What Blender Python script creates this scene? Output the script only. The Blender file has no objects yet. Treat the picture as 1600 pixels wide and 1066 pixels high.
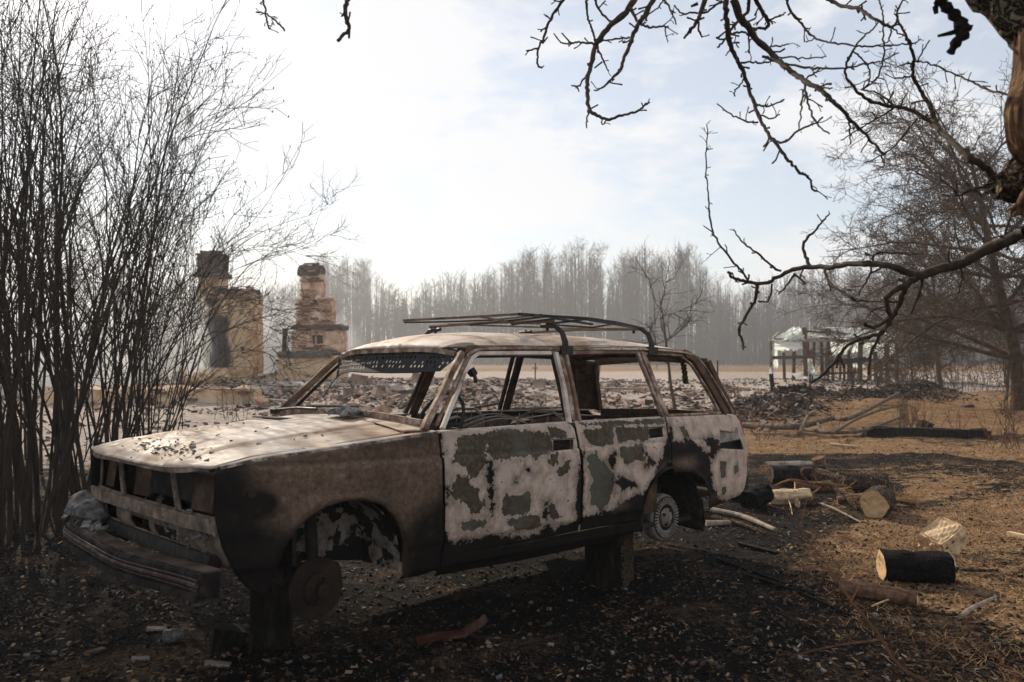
import bpy, math, random
import numpy as np
from mathutils import Vector, Matrix, Euler
R = math.radians
rng = random.Random(7)
nr = np.random.RandomState(11)
scene = bpy.context.scene
col = scene.collection

# ------------------------------------------------------------------ camera, sky, sun, exposure
FPX = 1285.0                       # focal length in pixels of the 1600 px wide photograph
PIT = math.atan(15 / FPX)
CAM = np.array([0, 0, 1.5])
cam = bpy.data.cameras.new('camera')
cam.sensor_width = 36; cam.lens = 36 * FPX / 1600
cam.clip_start = 0.05; cam.clip_end = 3000
cam.dof.use_dof = True; cam.dof.focus_distance = 4.9; cam.dof.aperture_fstop = 4.0
camo = bpy.data.objects.new('camera', cam); col.objects.link(camo)
camo.location = CAM; camo.rotation_euler = (R(90) + PIT, 0, 0)
scene.camera = camo
SUN_AZ, SUN_EL = R(-31), R(29)     # azimuth from +Y (negative = left), elevation
sd = Vector((math.sin(SUN_AZ) * math.cos(SUN_EL), math.cos(SUN_AZ) * math.cos(SUN_EL), math.sin(SUN_EL)))
world = bpy.data.worlds.new('World'); scene.world = world; world.use_nodes = True
wn = world.node_tree; wn.nodes.clear()
def WN(t, **k):
    n = wn.nodes.new(t)
    for a, b in k.items(): setattr(n, a, b)
    return n
out = WN('ShaderNodeOutputWorld'); bg = WN('ShaderNodeBackground'); bg.inputs['Strength'].default_value = 0.112
sky = WN('ShaderNodeTexSky', sky_type='NISHITA', sun_disc=False, sun_elevation=SUN_EL, sun_rotation=SUN_AZ,
         air_density=1.0, dust_density=.7, ozone_density=1.6)
tc = WN('ShaderNodeTexCoord'); mp = WN('ShaderNodeMapping'); mp.inputs['Scale'].default_value = (1, 1, 2.4)
nz = WN('ShaderNodeTexNoise'); nz.inputs['Scale'].default_value = 3.4; nz.inputs['Detail'].default_value = 8; nz.inputs['Roughness'].default_value = .62
rp = WN('ShaderNodeValToRGB'); rp.color_ramp.elements[0].position = .46; rp.color_ramp.elements[1].position = .58
rp.color_ramp.elements[0].color = (.46, .46, .46, 1); rp.color_ramp.elements[1].color = (.97, .94, .94, 1)
mxs = WN('ShaderNodeMix', data_type='RGBA')
lnk = wn.links.new
lnk(tc.outputs['Generated'], mp.inputs['Vector']); lnk(mp.outputs[0], nz.inputs['Vector']); lnk(nz.outputs['Fac'], rp.inputs[0])
lnk(rp.outputs[0], mxs.inputs['Factor']); lnk(sky.outputs[0], mxs.inputs['A']); mxs.inputs['B'].default_value = (7.95, 7.95, 8.05, 1)
lnk(mxs.outputs['Result'], bg.inputs[0]); lnk(bg.outputs[0], out.inputs[0])
sun = bpy.data.lights.new('sun', 'SUN'); sun.energy = 5.0; sun.angle = R(.53); sun.color = (1, .86, .68)
suno = bpy.data.objects.new('sun', sun); col.objects.link(suno)
suno.rotation_euler = sd.to_track_quat('Z', 'Y').to_euler(); suno.location = (-20, 30, 25)
scene.view_settings.view_transform = 'Standard'; scene.view_settings.look = 'None'
scene.view_settings.exposure = 0.09; scene.view_settings.gamma = 1; scene.view_settings.use_curve_mapping = False
scene.render.engine = 'CYCLES'
scene.cycles.max_bounces = 6; scene.cycles.transparent_max_bounces = 8; scene.cycles.volume_bounces = 0
scene.cycles.volume_step_rate = 1.0; scene.cycles.volume_max_steps = 64

# ------------------------------------------------------------------ calibration helpers (pixels of the 1600 px photo)
def ray(u, v):
    a = (u - 800) / FPX; b = -(v - 533) / FPX; c, s = math.cos(PIT), math.sin(PIT)
    return np.array([a, c - s * b, s + c * b])
def gnd(u, v, z=0.0):
    d = ray(u, v); return CAM + d * (z - CAM[2]) / d[2]
def atd(u, v, dist):
    d = ray(u, v); return CAM + d * dist / d[1]
CR = (R(1.36), R(-2.11), R(223.89)); CT = np.array([.466, 5.784, .107])
CM = np.array(Euler(CR, 'XYZ').to_matrix())
def yprof(x, z):
    x = np.asarray(x, float); z = np.asarray(z, float)
    y = np.interp(z, [.18, .255, .27, .385, .40, .55, .74, .785, .795, .90, .93, 1.37, 1.45], [.735, .76, .778, .795, .805, .812, .808, .803, .794, .775, .765, .575, .53])
    y = y - .07 * np.clip((x - 2.3) / .7, 0, 2) ** 2 - .078 * np.clip((-.3 - x) / .65, 0, 2) ** 2
    return y
def cpx(u, v, axis=None, val=None):
    d = CM.T @ ray(u, v); o = CM.T @ (CAM - CT)
    if axis is not None: return o + d * (val - o[axis]) / d[axis]
    y = .78
    for _ in range(12):
        p = o + d * (y - o[1]) / d[1]; y = float(yprof(p[0], p[2]))
    return p
def sp(pts):   # photo pixels on the car's left side -> (x, z) outline
    return [(float(q[0]), float(q[2])) for q in (cpx(u, v) for u, v in pts)]

# ------------------------------------------------------------------ numpy noise
def _h(ix, iy, s):
    n = (ix.astype(np.int64) * 374761393 + iy.astype(np.int64) * 668265263 + s * 1442695041) & 0x7fffffff
    n = ((n ^ (n >> 13)) * 1274126177) & 0x7fffffff
    return ((n ^ (n >> 16)) & 0xffff) / 65535.0
def vn(x, y, s=0):
    x = np.asarray(x, float); y = np.asarray(y, float)
    ix = np.floor(x); iy = np.floor(y); fx = x - ix; fy = y - iy
    fx = fx * fx * (3 - 2 * fx); fy = fy * fy * (3 - 2 * fy)
    a, b, c, d = _h(ix, iy, s), _h(ix + 1, iy, s), _h(ix, iy + 1, s), _h(ix + 1, iy + 1, s)
    return (a * (1 - fx) + b * fx) * (1 - fy) + (c * (1 - fx) + d * fx) * fy
def fbm(x, y, s=0, o=4, g=.5):
    t = 0; a = 1; w = 0
    for i in range(o):
        t = t + a * vn(np.asarray(x) * 2 ** i, np.asarray(y) * 2 ** i, s + i * 7); w += a; a *= g
    return t / w
def sstep(a, b, x): t = np.clip((np.asarray(x, float) - a) / (b - a), 0, 1); return t * t * (3 - 2 * t)

# ------------------------------------------------------------------ object helpers
def link(o, parent=None):
    col.objects.link(o)
    if parent is not None: o.parent = parent
    return o
def props(o, label=None, cat=None, group=None, kind=None):
    if label: o['label'] = label
    if cat: o['category'] = cat
    if group: o['group'] = group
    if kind: o['kind'] = kind
    return o
def thing(name, label, cat, loc=(0, 0, 0), rot=(0, 0, 0), group=None):
    o = bpy.data.objects.new(name, None); link(o); o.location = loc; o.rotation_euler = rot
    return props(o, label, cat, group)
def mesh(name, v, f, mat=None, smooth=False, attrs=None, fmat=None):
    me = bpy.data.meshes.new(name)
    v = np.asarray(v, dtype=np.float32).reshape(-1, 3)
    if isinstance(f, np.ndarray):
        n, k = f.shape
        me.vertices.add(len(v)); me.vertices.foreach_set('co', v.ravel())
        me.loops.add(n * k); me.loops.foreach_set('vertex_index', f.astype(np.int32).ravel())
        me.polygons.add(n); me.polygons.foreach_set('loop_start', np.arange(0, n * k, k, dtype=np.int32))
        me.update(calc_edges=True)
    else:
        me.from_pydata([tuple(map(float, q)) for q in v], [], f)
    if attrs:
        for k_, a in attrs.items():
            at = me.attributes.new(k_, 'FLOAT', 'POINT'); at.data.foreach_set('value', np.asarray(a, dtype=np.float32))
    mats = mat if isinstance(mat, (list, tuple)) else [mat]
    for m in mats:
        if m: me.materials.append(m)
    if fmat is not None: me.polygons.foreach_set('material_index', np.asarray(fmat, dtype=np.int32))
    me.polygons.foreach_set('use_smooth', [bool(smooth)] * len(me.polygons))
    me.update()
    return me
def obj(name, v, f, mat=None, parent=None, smooth=False, attrs=None, fmat=None):
    return link(bpy.data.objects.new(name, mesh(name, v, f, mat, smooth, attrs, fmat)), parent)
def inst(name, me, parent=None, loc=(0, 0, 0), rot=(0, 0, 0), sc=(1, 1, 1)):
    o = bpy.data.objects.new(name, me); link(o, parent); o.location = loc; o.rotation_euler = rot; o.scale = sc
    return o

class MB:
    """collects simple solids, then becomes one mesh object"""
    def __init__(s): s.v = []; s.f = []; s.m = []
    def add(s, v, f, m=0):
        b = len(s.v); s.v += [tuple(map(float, q)) for q in v]; s.f += [tuple(b + i for i in q) for q in f]; s.m += [m] * len(f)
    def box(s, c, d, rot=None, m=0, jit=0, taper=1):
        P = []
        for z in (-1, 1):
            for y in (-1, 1):
                for x in (-1, 1):
                    t = taper if z > 0 else 1
                    P.append([x * d[0] / 2 * t, y * d[1] / 2 * t, z * d[2] / 2])
        P = np.array(P)
        if jit: P += nr.uniform(-jit, jit, P.shape)
        if rot is not None: P = P @ np.array(Euler(rot).to_matrix()).T
        s.add(P + np.array(c), [(0, 2, 3, 1), (4, 5, 7, 6), (0, 1, 5, 4), (2, 6, 7, 3), (0, 4, 6, 2), (1, 3, 7, 5)], m)
    def tube(s, pts, r, n=8, m=0, cap=True, flat=1.0, up=(0, 0, 1)):
        pts = np.array(pts, float); k = len(pts); r = np.broadcast_to(np.asarray(r, float), (k,))
        V = []
        tg = np.gradient(pts, axis=0) if k > 1 else pts
        for i in range(k):
            t = tg[i] / (np.linalg.norm(tg[i]) + 1e-9); u = np.array(up, float)
            if abs(t @ u) > .95: u = np.array([1., 0, 0])
            a = np.cross(t, u); a /= np.linalg.norm(a); b = np.cross(a, t)
            for j in range(n):
                th = 2 * math.pi * (j + .5) / n
                V.append(pts[i] + r[i] * (a * math.cos(th) + b * math.sin(th) * flat))
        Fs = [(i * n + j, i * n + (j + 1) % n, (i + 1) * n + (j + 1) % n, (i + 1) * n + j) for i in range(k - 1) for j in range(n)]
        if cap: Fs += [tuple(range(n - 1, -1, -1)), tuple((k - 1) * n + j for j in range(n))]
        s.add(V, Fs, m)
    def bar(s, pts, w, h, up=(0, 0, 1), m=0):
        """rectangular section w (across) x h (along up) swept along pts"""
        pts = np.array(pts, float); k = len(pts); tg = np.gradient(pts, axis=0); V = []
        w = np.broadcast_to(np.asarray(w, float), (k,)); h = np.broadcast_to(np.asarray(h, float), (k,))
        for i in range(k):
            t = tg[i] / (np.linalg.norm(tg[i]) + 1e-9); a = np.cross(t, np.array(up, float)); a /= (np.linalg.norm(a) + 1e-9); b = np.cross(a, t)
            for (p, q) in ((-1, -1), (1, -1), (1, 1), (-1, 1)): V.append(pts[i] + a * p * w[i] / 2 + b * q * h[i] / 2)
        Fs = [(i * 4 + j, i * 4 + (j + 1) % 4, (i + 1) * 4 + (j + 1) % 4, (i + 1) * 4 + j) for i in range(k - 1) for j in range(4)]
        Fs += [(3, 2, 1, 0), tuple((k - 1) * 4 + j for j in range(4))]
        s.add(V, Fs, m)
    def lathe(s, prof, c=(0, 0, 0), n=32, axis='y', m=0, wob=0):
        """prof: (radius, height) pairs round an axis"""
        k = len(prof); V = []
        for i, (r, h) in enumerate(prof):
            for j in range(n):
                th = 2 * math.pi * j / n; rr = r * (1 + wob * math.sin(3 * th + i) * .5 + (wob * .5 * math.sin(7 * th + 2 * i)))
                x, y = rr * math.cos(th), rr * math.sin(th)
                p = {'y': (x, h, y), 'z': (x, y, h), 'x': (h, x, y)}[axis]
                V.append([p[0] + c[0], p[1] + c[1], p[2] + c[2]])
        Fs = [(i * n + j, i * n + (j + 1) % n, (i + 1) * n + (j + 1) % n, (i + 1) * n + j) for i in range(k - 1) for j in range(n)]
        Fs += [tuple(range(n - 1, -1, -1)), tuple((k - 1) * n + j for j in range(n))]
        s.add(V, Fs, m)
    def build(s, name, mat, parent=None, smooth=False, bevel=0):
        o = obj(name, s.v, s.f, mat, parent, smooth, None, s.m)
        if bevel:
            b = o.modifiers.new('bevel', 'BEVEL'); b.width = bevel; b.segments = 2; b.limit_method = 'ANGLE'; b.angle_limit = R(40)
        return o

# many thin tubes at once (twigs): fast numpy path
class Tubes:
    def __init__(s, n=4): s.V = []; s.F = []; s.k = 0; s.n = n
    def add(s, pts, rad, n=None):
        n = n or s.n
        pts = np.asarray(pts, float); k = len(pts)
        if k < 2: return
        rad = np.asarray(rad, float)
        tg = np.empty_like(pts); tg[1:-1] = pts[2:] - pts[:-2]; tg[0] = pts[1] - pts[0]; tg[-1] = pts[-1] - pts[-2]
        tg /= (np.linalg.norm(tg, axis=1, keepdims=True) + 1e-12)
        m = tg.mean(0); u = np.array([0, 0, 1.]) if abs(m[2]) < .8 * np.linalg.norm(m) else np.array([1., 0, 0])
        a = np.cross(tg, u); a /= (np.linalg.norm(a, axis=1, keepdims=True) + 1e-12); b = np.cross(a, tg)
        th = np.arange(n) * 2 * math.pi / n
        V = pts[:, None, :] + rad[:, None, None] * (a[:, None, :] * np.cos(th)[None, :, None] + b[:, None, :] * np.sin(th)[None, :, None])
        s.V.append(V.reshape(-1, 3))
        i = np.arange(k - 1)[:, None] * n; j = np.arange(n)[None, :]; j2 = (j + 1) % n
        F = np.stack([i + j, i + j2, i + n + j2, i + n + j], -1).reshape(-1, 4) + s.k
        s.F.append(F); s.k += k * n
    def mesh(s, name, mat, smooth=True, bumpy=0, origin=None):
        V = np.concatenate(s.V); F = np.concatenate(s.F)
        if bumpy: V = V + nr.normal(0, bumpy, V.shape)
        if origin is not None: V = V - np.array(origin)
        return mesh(name, V, F, mat, smooth)
    def build(s, name, mat, parent=None, smooth=True, bumpy=0, origin=None):
        return link(bpy.data.objects.new(name, s.mesh(name, mat, smooth, bumpy, origin)), parent)

# ------------------------------------------------------------------ material helpers
class Mat:
    def __init__(s, name, rough=.9):
        s.m = bpy.data.materials.new(name); s.m.use_nodes = True; s.t = s.m.node_tree
        s.b = s.t.nodes['Principled BSDF']; s.b.inputs['Roughness'].default_value = rough
        s.b.inputs['Specular IOR Level'].default_value = .25
        s.tc = s.t.nodes.new('ShaderNodeTexCoord'); s.vec = s.tc.outputs['Object']
    def n(s, t, **k):
        o = s.t.nodes.new(t)
        for a, b in k.items(): setattr(o, a, b)
        return o
    def l(s, a, b): s.t.links.new(a, b)
    def setin(s, sock, v):
        if hasattr(v, 'node'): s.l(v, sock)
        elif isinstance(v, (tuple, list)): sock.default_value = tuple(v) + ((1,) if len(v) == 3 else ())
        else: sock.default_value = v
    def noise(s, scale, detail=4, rough=.55, stretch=None, dist=0, color=False, off=None, vec=None):
        o = s.n('ShaderNodeTexNoise'); o.inputs['Scale'].default_value = scale; o.inputs['Detail'].default_value = detail
        o.inputs['Roughness'].default_value = rough; o.inputs['Distortion'].default_value = dist
        src = vec or s.vec
        if stretch or off:
            m = s.n('ShaderNodeMapping'); m.inputs['Scale'].default_value = stretch or (1, 1, 1); m.inputs['Location'].default_value = off or (0, 0, 0)
            s.l(src, m.inputs['Vector']); src = m.outputs[0]
        s.l(src, o.inputs['Vector'])
        return o.outputs['Color' if color else 'Fac']
    def vor(s, scale, feature='F1', rnd=1.0, out='Distance', stretch=None):
        o = s.n('ShaderNodeTexVoronoi', feature=feature); o.inputs['Scale'].default_value = scale; o.inputs['Randomness'].default_value = rnd
        src = s.vec
        if stretch:
            m = s.n('ShaderNodeMapping'); m.inputs['Scale'].default_value = stretch; s.l(src, m.inputs['Vector']); src = m.outputs[0]
        s.l(src, o.inputs['Vector']); return o.outputs[out]
    def attr(s, name):
        return s.n('ShaderNodeAttribute', attribute_name=name).outputs['Fac']
    def math(s, op, a, b=0.0, c=0.0, clamp=False):
        o = s.n('ShaderNodeMath', operation=op, use_clamp=clamp)
        for i, v in enumerate((a, b, c)): s.setin(o.inputs[i], v)
        return o.outputs[0]
    def step(s, x, a, b):
        o = s.n('ShaderNodeMapRange', interpolation_type='SMOOTHSTEP')
        s.setin(o.inputs['Value'], x); o.inputs['From Min'].default_value = a; o.inputs['From Max'].default_value = b
        return o.outputs[0]
    def mix(s, f, a, b, mode='MIX'):
        o = s.n('ShaderNodeMix', data_type='RGBA', blend_type=mode)
        s.setin(o.inputs['Factor'], f); s.setin(o.inputs['A'], a); s.setin(o.inputs['B'], b); return o.outputs['Result']
    def ramp(s, x, stops):
        o = s.n('ShaderNodeValToRGB'); e = o.color_ramp.elements
        while len(e) < len(stops): e.new(.5)
        for i, (p, c) in enumerate(stops): e[i].position = p; e[i].color = tuple(c) + (1,)
        s.setin(o.inputs[0], x); return o.outputs[0]
    def bump(s, h, strength=.5, dist=.01, normal=None):
        o = s.n('ShaderNodeBump'); o.inputs['Strength'].default_value = strength; o.inputs['Distance'].default_value = dist
        s.setin(o.inputs['Height'], h)
        if normal is not None: s.l(normal, o.inputs['Normal'])
        return o.outputs[0]
    def done(s, color, normal=None, rough=None, metal=None, spec=None):
        s.setin(s.b.inputs['Base Color'], color)
        if normal is not None: s.l(normal, s.b.inputs['Normal'])
        if rough is not None: s.setin(s.b.inputs['Roughness'], rough)
        if metal is not None: s.setin(s.b.inputs['Metallic'], metal)
        if spec is not None: s.b.inputs['Specular IOR Level'].default_value = spec
        return s.m

def simple(name, c1, c2, scale=8, detail=5, rough=.9, bump=.4, dist=.01, stretch=None, c3=None, spec=.25, metal=None):
    m = Mat(name, rough); f = m.noise(scale, detail, .6, stretch)
    st = [(.3, c1), (.7, c2)] if c3 is None else [(.28, c1), (.5, c2), (.72, c3)]
    return m.done(m.ramp(f, st), m.bump(m.noise(scale * 3, 4, .6, stretch), bump, dist), spec=spec, metal=metal)

# ================================================================== MATERIALS
M = {}
def mk_ground():
    m = Mat('ground_soil', .95)
    ch, ash, st = m.attr('char'), m.attr('ash'), m.attr('straw')
    n1 = m.noise(.9, 8, .68); n2 = m.noise(7, 7, .7); n3 = m.noise(45, 5, .7); n4 = m.noise(3.0, 6, .65, (1, 2.2, 1), 1.2)
    soil = m.ramp(n2, [(.3, (.022, .013, .007)), (.5, (.09, .05, .025)), (.68, (.21, .12, .065))])
    straw = m.ramp(n3, [(.3, (.085, .048, .024)), (.5, (.36, .225, .125)), (.68, (.70, .50, .30))])
    straw = m.mix(m.step(n4, .35, .62), straw, m.ramp(n3, [(.36, (.045, .024, .011)), (.64, (.44, .25, .12))]))
    c = m.mix(m.step(m.math('ADD', st, m.math('MULTIPLY', m.math('SUBTRACT', n2, .5), 1.6)), .3, .75), soil, straw)
    apale = m.ramp(n2, [(.3, (.26, .21, .18)), (.5, (.50, .42, .365)), (.72, (.68, .60, .545))])
    apale = m.mix(m.step(n4, .52, .75), apale, (.16, .125, .105))
    c = m.mix(m.step(m.math('ADD', ash, m.math('MULTIPLY', m.math('SUBTRACT', n2, .5), .9)), .3, .7), c, apale)
    black = m.ramp(n3, [(.3, (.002, .002, .002)), (.56, (.010, .008, .007)), (.68, (.05, .04, .034)), (.78, (.22, .19, .17))])
    black = m.mix(m.step(n1, .50, .62), black, m.ramp(n3, [(.35, (.018, .011, .007)), (.66, (.17, .11, .07))]))
    f = m.step(m.math('ADD', ch, m.math('ADD', m.math('MULTIPLY', m.math('SUBTRACT', n4, .5), 1.5), m.math('MULTIPLY', m.math('SUBTRACT', n2, .5), .8))), .42, .62)
    c = m.mix(f, c, black)
    fl = m.vor(60, rnd=1); fleck = m.math('MULTIPLY', m.step(fl, .13, .06), m.step(m.noise(2.3, 4), .45, .62))
    c = m.mix(fleck, c, (.42, .36, .30))
    h = m.math('ADD', m.math('MULTIPLY', n3, .6), m.math('ADD', n2, m.math('MULTIPLY', m.noise(160, 3, .7), .25)))
    m.done(c, m.bump(h, 1.0, .08), spec=.08); return m.m
M['ground'] = mk_ground()
M['bark'] = simple('willow_bark', (.014, .010, .007), (.055, .038, .026), 14, 5, .9, .6, .01, (1, 1, .25))
M['bark_far'] = simple('brown_twig_bark', (.03, .017, .009), (.115, .066, .036), 9, 4, .9, .4, .01)
M['apple'] = simple('apple_bark', (.035, .027, .02), (.17, .135, .09), 30, 6, .92, 1, .012, (1, 1, .6), c3=(.24, .21, .15))
M['apple_thin'] = simple('apple_twig_bark', (.02, .014, .011), (.085, .06, .042), 40, 5, .9, .8, .004)
M['rawwood'] = simple('broken_orange_wood', (.02, .009, .005), (.24, .115, .05), 55, 8, .85, 1, .04, (1, 1, .10), c3=(.40, .24, .12))
M['birch'] = simple('birch_trunk_bark', (.06, .046, .038), (.19, .155, .13), 4, 4, .9, .3, .01, (1, 1, .3))
M['birch_dark'] = simple('dark_forest_trunk', (.035, .026, .023), (.09, .068, .058), 4, 4, .9, .3, .01)
M['twig'] = simple('birch_twigs', (.05, .032, .025), (.12, .08, .062), 3, 3, .9, .1, .01)
M['pine'] = simple('pine_needles', (.018, .028, .016), (.05, .058, .032), 3, 4, .95, .2, .02)
M['char'] = simple('charred_wood', (.003, .0025, .002), (.013, .011, .009), 26, 6, .8, 1, .02, (1, 1, .3), c3=(.04, .034, .03), spec=.12)
M['charb'] = simple('burnt_black_metal', (.005, .0045, .004), (.02, .016, .014), 20, 5, .75, .4, .004, c3=(.05, .038, .03))
M['cutwood'] = simple('cut_pale_wood', (.26, .165, .09), (.56, .40, .24), 26, 6, .85, .6, .006, c3=(.68, .52, .32))
M['logbark'] = simple('log_bark', (.05, .032, .02), (.17, .115, .075), 18, 6, .93, 1, .02, (1, 1, .3), c3=(.28, .2, .14))
M['redlog'] = simple('reddish_log_bark', (.045, .022, .014), (.15, .08, .05), 22, 6, .9, .9, .012, c3=(.25, .15, .10))
M['pole'] = simple('grey_fallen_pole_wood', (.03, .022, .016), (.11, .08, .058), 12, 6, .9, .7, .01, (1, 1, .2), c3=(.18, .14, .105))
M['greywood'] = simple('weathered_grey_wood', (.09, .07, .055), (.27, .215, .17), 12, 6, .9, .7, .01, (1, 1, .2), c3=(.38, .32, .26))
M['brownwood'] = simple('shed_brown_wood', (.055, .032, .021), (.15, .085, .055), 8, 5, .92, .6, .01, (1, 1, .3))
M['post'] = simple('shed_dark_wood', (.035, .024, .018), (.12, .085, .06), 8, 5, .92, .6, .01, (1, 1, .3))  # darker, greyer tone than the brown shed wood
M['plaster'] = simple('ochre_clay_plaster', (.30, .19, .105), (.60, .42, .26), 2.2, 8, .95, .9, .07, c3=(.72, .56, .41))
M['plaster2'] = simple('mottled_pink_plaster', (.17, .10, .065), (.58, .36, .24), 3.2, 8, .95, .9, .07, c3=(.78, .68, .56))
M['soot'] = simple('sooted_masonry', (.05, .043, .04), (.16, .13, .11), 3, 7, .95, .8, .05)
M['brick'] = simple('old_clay_brick', (.14, .07, .045), (.32, .18, .12), 5, 6, .93, .6, .01, c3=(.46, .33, .25))
M['brickb'] = simple('sooted_brick', (.06, .04, .033), (.19, .12, .085), 5, 6, .93, .6, .01)
M['rubble'] = simple('rubble_mix', (.09, .065, .052), (.30, .21, .165), 1.4, 7, .95, .6, .03, c3=(.52, .44, .38))
M['rubble2'] = simple('black_rubble', (.012, .01, .009), (.06, .05, .044), 3, 7, .95, .8, .03)
M['block'] = simple('pale_masonry_block', (.34, .28, .21), (.58, .50, .40), 6, 6, .95, .6, .01)
def mk_plastic():
    m = Mat('torn_plastic_film', .55)
    c = m.ramp(m.noise(3, 6), [(.3, (.55, .60, .58)), (.7, (.82, .85, .83))])
    m.b.inputs['Transmission Weight'].default_value = 0
    sss = m.n('ShaderNodeBsdfTranslucent'); sss.inputs[0].default_value = (.85, .9, .88, 1)
    ad = m.n('ShaderNodeMixShader'); ad.inputs[0].default_value = .55
    m.done(c, m.bump(m.noise(7, 5), .6, .03))
    o = m.t.nodes['Material Output']; m.l(m.b.outputs[0], ad.inputs[1]); m.l(sss.outputs[0], ad.inputs[2]); m.l(ad.outputs[0], o.inputs[0])
    return m.m
M['plastic'] = mk_plastic()
def mk_bark(name, dark, mid, light, scale, stretch):
    m = Mat(name, .93); v = m.n('ShaderNodeTexVoronoi', feature='DISTANCE_TO_EDGE'); v.inputs['Scale'].default_value = scale
    mp_ = m.n('ShaderNodeMapping'); mp_.inputs['Scale'].default_value = stretch; m.l(m.vec, mp_.inputs['Vector']); w = m.noise(scale * .5, 4, color=True)
    ad = m.n('ShaderNodeMix', data_type='RGBA', blend_type='LINEAR_LIGHT'); ad.inputs['Factor'].default_value = .12; m.l(mp_.outputs[0], ad.inputs['A']); m.l(w, ad.inputs['B']); m.l(ad.outputs['Result'], v.inputs['Vector'])
    f = m.step(v.outputs['Distance'], .0, .22); n2 = m.noise(scale * 1.5, 6, .7); c = m.mix(f, dark, m.ramp(n2, [(.35, mid), (.68, light)]))
    return m.done(c, m.bump(m.math('ADD', f, m.math('MULTIPLY', n2, .6)), 1.0, .02), spec=.12)
M['applebark'] = mk_bark('cracked_apple_bark', (.02, .014, .010), (.13, .10, .065), (.26, .225, .16), 26, (1, 1, .45))
M['logbark'] = mk_bark('cracked_log_bark', (.015, .010, .007), (.11, .07, .045), (.27, .195, .13), 30, (.35, 1, 1))
M['charlog'] = mk_bark('crazed_char', (.001, .001, .001), (.008, .0065, .0055), (.032, .028, .026), 34, (.6, 1, 1))
def mk_plaster():
    m = Mat('ochre_plaster_soot_shade', .95); n1 = m.noise(2.2, 8, .66); n2 = m.noise(6, 7, .7)
    c = m.ramp(n1, [(.3, (.28, .17, .095)), (.5, (.60, .42, .26)), (.72, (.72, .56, .41))]); c = m.mix(m.step(n2, .60, .66), c, (.26, .13, .075))
    c = m.mix(m.step(m.math('ADD', m.attr('soot'), m.math('MULTIPLY', m.math('SUBTRACT', n1, .5), 1.1)), .25, .75), c, m.ramp(n2, [(.3, (.03, .026, .025)), (.7, (.11, .09, .08))]))  # this mask holds soot stains and the painted dark of the hearth
    return m.done(c, m.bump(m.math('ADD', n1, n2), 1, .06), spec=.1)
M['plaster_soot_shade'] = mk_plaster()
M['wire'] = simple('galvanised_wire', (.10, .085, .07), (.2, .17, .14), 8, 3, .6, .1, .001, metal=.3)
M['straw'] = simple('dry_straw_blades', (.10, .052, .022), (.34, .19, .085), 2, 4, .9, 0, .001, c3=(.56, .37, .18))
M['stalk'] = simple('red_brown_stalks', (.07, .03, .018), (.2, .095, .055), 6, 3, .9, .2, .002)
M['chip1'] = simple('pale_wood_chips', (.12, .075, .04), (.38, .27, .17), 5, 3, .9, 0, .001)
M['chip2'] = simple('brown_bark_flakes', (.04, .023, .014), (.14, .08, .045), 5, 3, .9, 0, .001)
M['chip3'] = simple('black_cinders', (.003, .003, .003), (.02, .017, .015), 5, 3, .8, 0, .001, spec=.1)
M['flash'] = simple('grey_ash_flakes', (.08, .074, .07), (.28, .26, .25), 5, 3, .9, 0, .001)
M['redmetal'] = simple('rust_red_metal', (.012, .006, .005), (.07, .02, .013), 10, 6, .75, .6, .004, c3=(.12, .09, .07))

# ================================================================== GROUND
def berm(x, y):
    # dark bank of turned soil running away to the right
    ax, ay, bx, by = 4.6, 17.3, 13.5, 26.5
    t = np.clip(((x - ax) * (bx - ax) + (y - ay) * (by - ay)) / ((bx - ax) ** 2 + (by - ay) ** 2), 0, 1)
    d = np.hypot(x - ax - t * (bx - ax), (y - ay - t * (by - ay)))
    return np.exp(-(d / 1.0) ** 2) * sstep(-.02, .15, t * 1.0 + .02)
def H(x, y):
    x = np.asarray(x, float); y = np.asarray(y, float)
    h = (fbm(x * .35, y * .35, 3, 3) - .5) * .16 + (fbm(x * 2.2, y * 2.2, 5, 3) - .5) * .055 + (fbm(x * 9, y * 9, 8, 3) - .5) * .03
    near = sstep(2, 7, np.hypot(x - 0, y - 4)); h = h * (.35 + .65 * near)
    h = h + berm(x, y) * (.42 + .5 * (fbm(x * 1.6, y * 1.6, 21, 4) - .5))
    h = h + .38 * np.exp(-(((x - 8.6) / 1.9) ** 2 + ((y - 18.6) / 1.2) ** 2))
    mound = np.exp(-(((x + 8) / 6.0) ** 2 + ((y - 28) / 5.5) ** 2)) * .55 + np.exp(-(((x + 1.2) / 3.6) ** 2 + ((y - 22.5) / 3.2) ** 2)) * .45
    mound = mound + np.exp(-(((x - 1.5) / 5) ** 2 + ((y - 29) / 3) ** 2)) * .3
    h = h + mound * (1 + .9 * (fbm(x * 1.1, y * 1.1, 31, 4) - .5))
    return h
def axis_grid(lo, hi, c, fine, grow, far=None):
    a = [c]; s = fine
    while a[-1] < hi: a.append(a[-1] + s); s = fine * max(1, (abs(a[-1] - c) / far) ** 1.35) if far else s * grow
    b = [c]; s = fine
    while b[-1] > lo: b.append(b[-1] - s); s = fine * max(1, (abs(b[-1] - c) / far) ** 1.35)
    return np.array(sorted(set(a + b)))
gx = axis_grid(-560, 560, .6, .05, 1, 5.0); gy = axis_grid(-12, 640, 5.0, .05, 1, 3.6)
GX, GY = np.meshgrid(gx, gy)
gz = H(GX, GY); fade = sstep(120, 60, np.hypot(GX, GY)); gz = gz * fade
ny, nx = GX.shape
ii = np.arange(ny - 1)[:, None] * nx + np.arange(nx - 1)[None, :]
gf = np.stack([ii, ii + 1, ii + nx + 1, ii + nx], -1).reshape(-1, 4)
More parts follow.
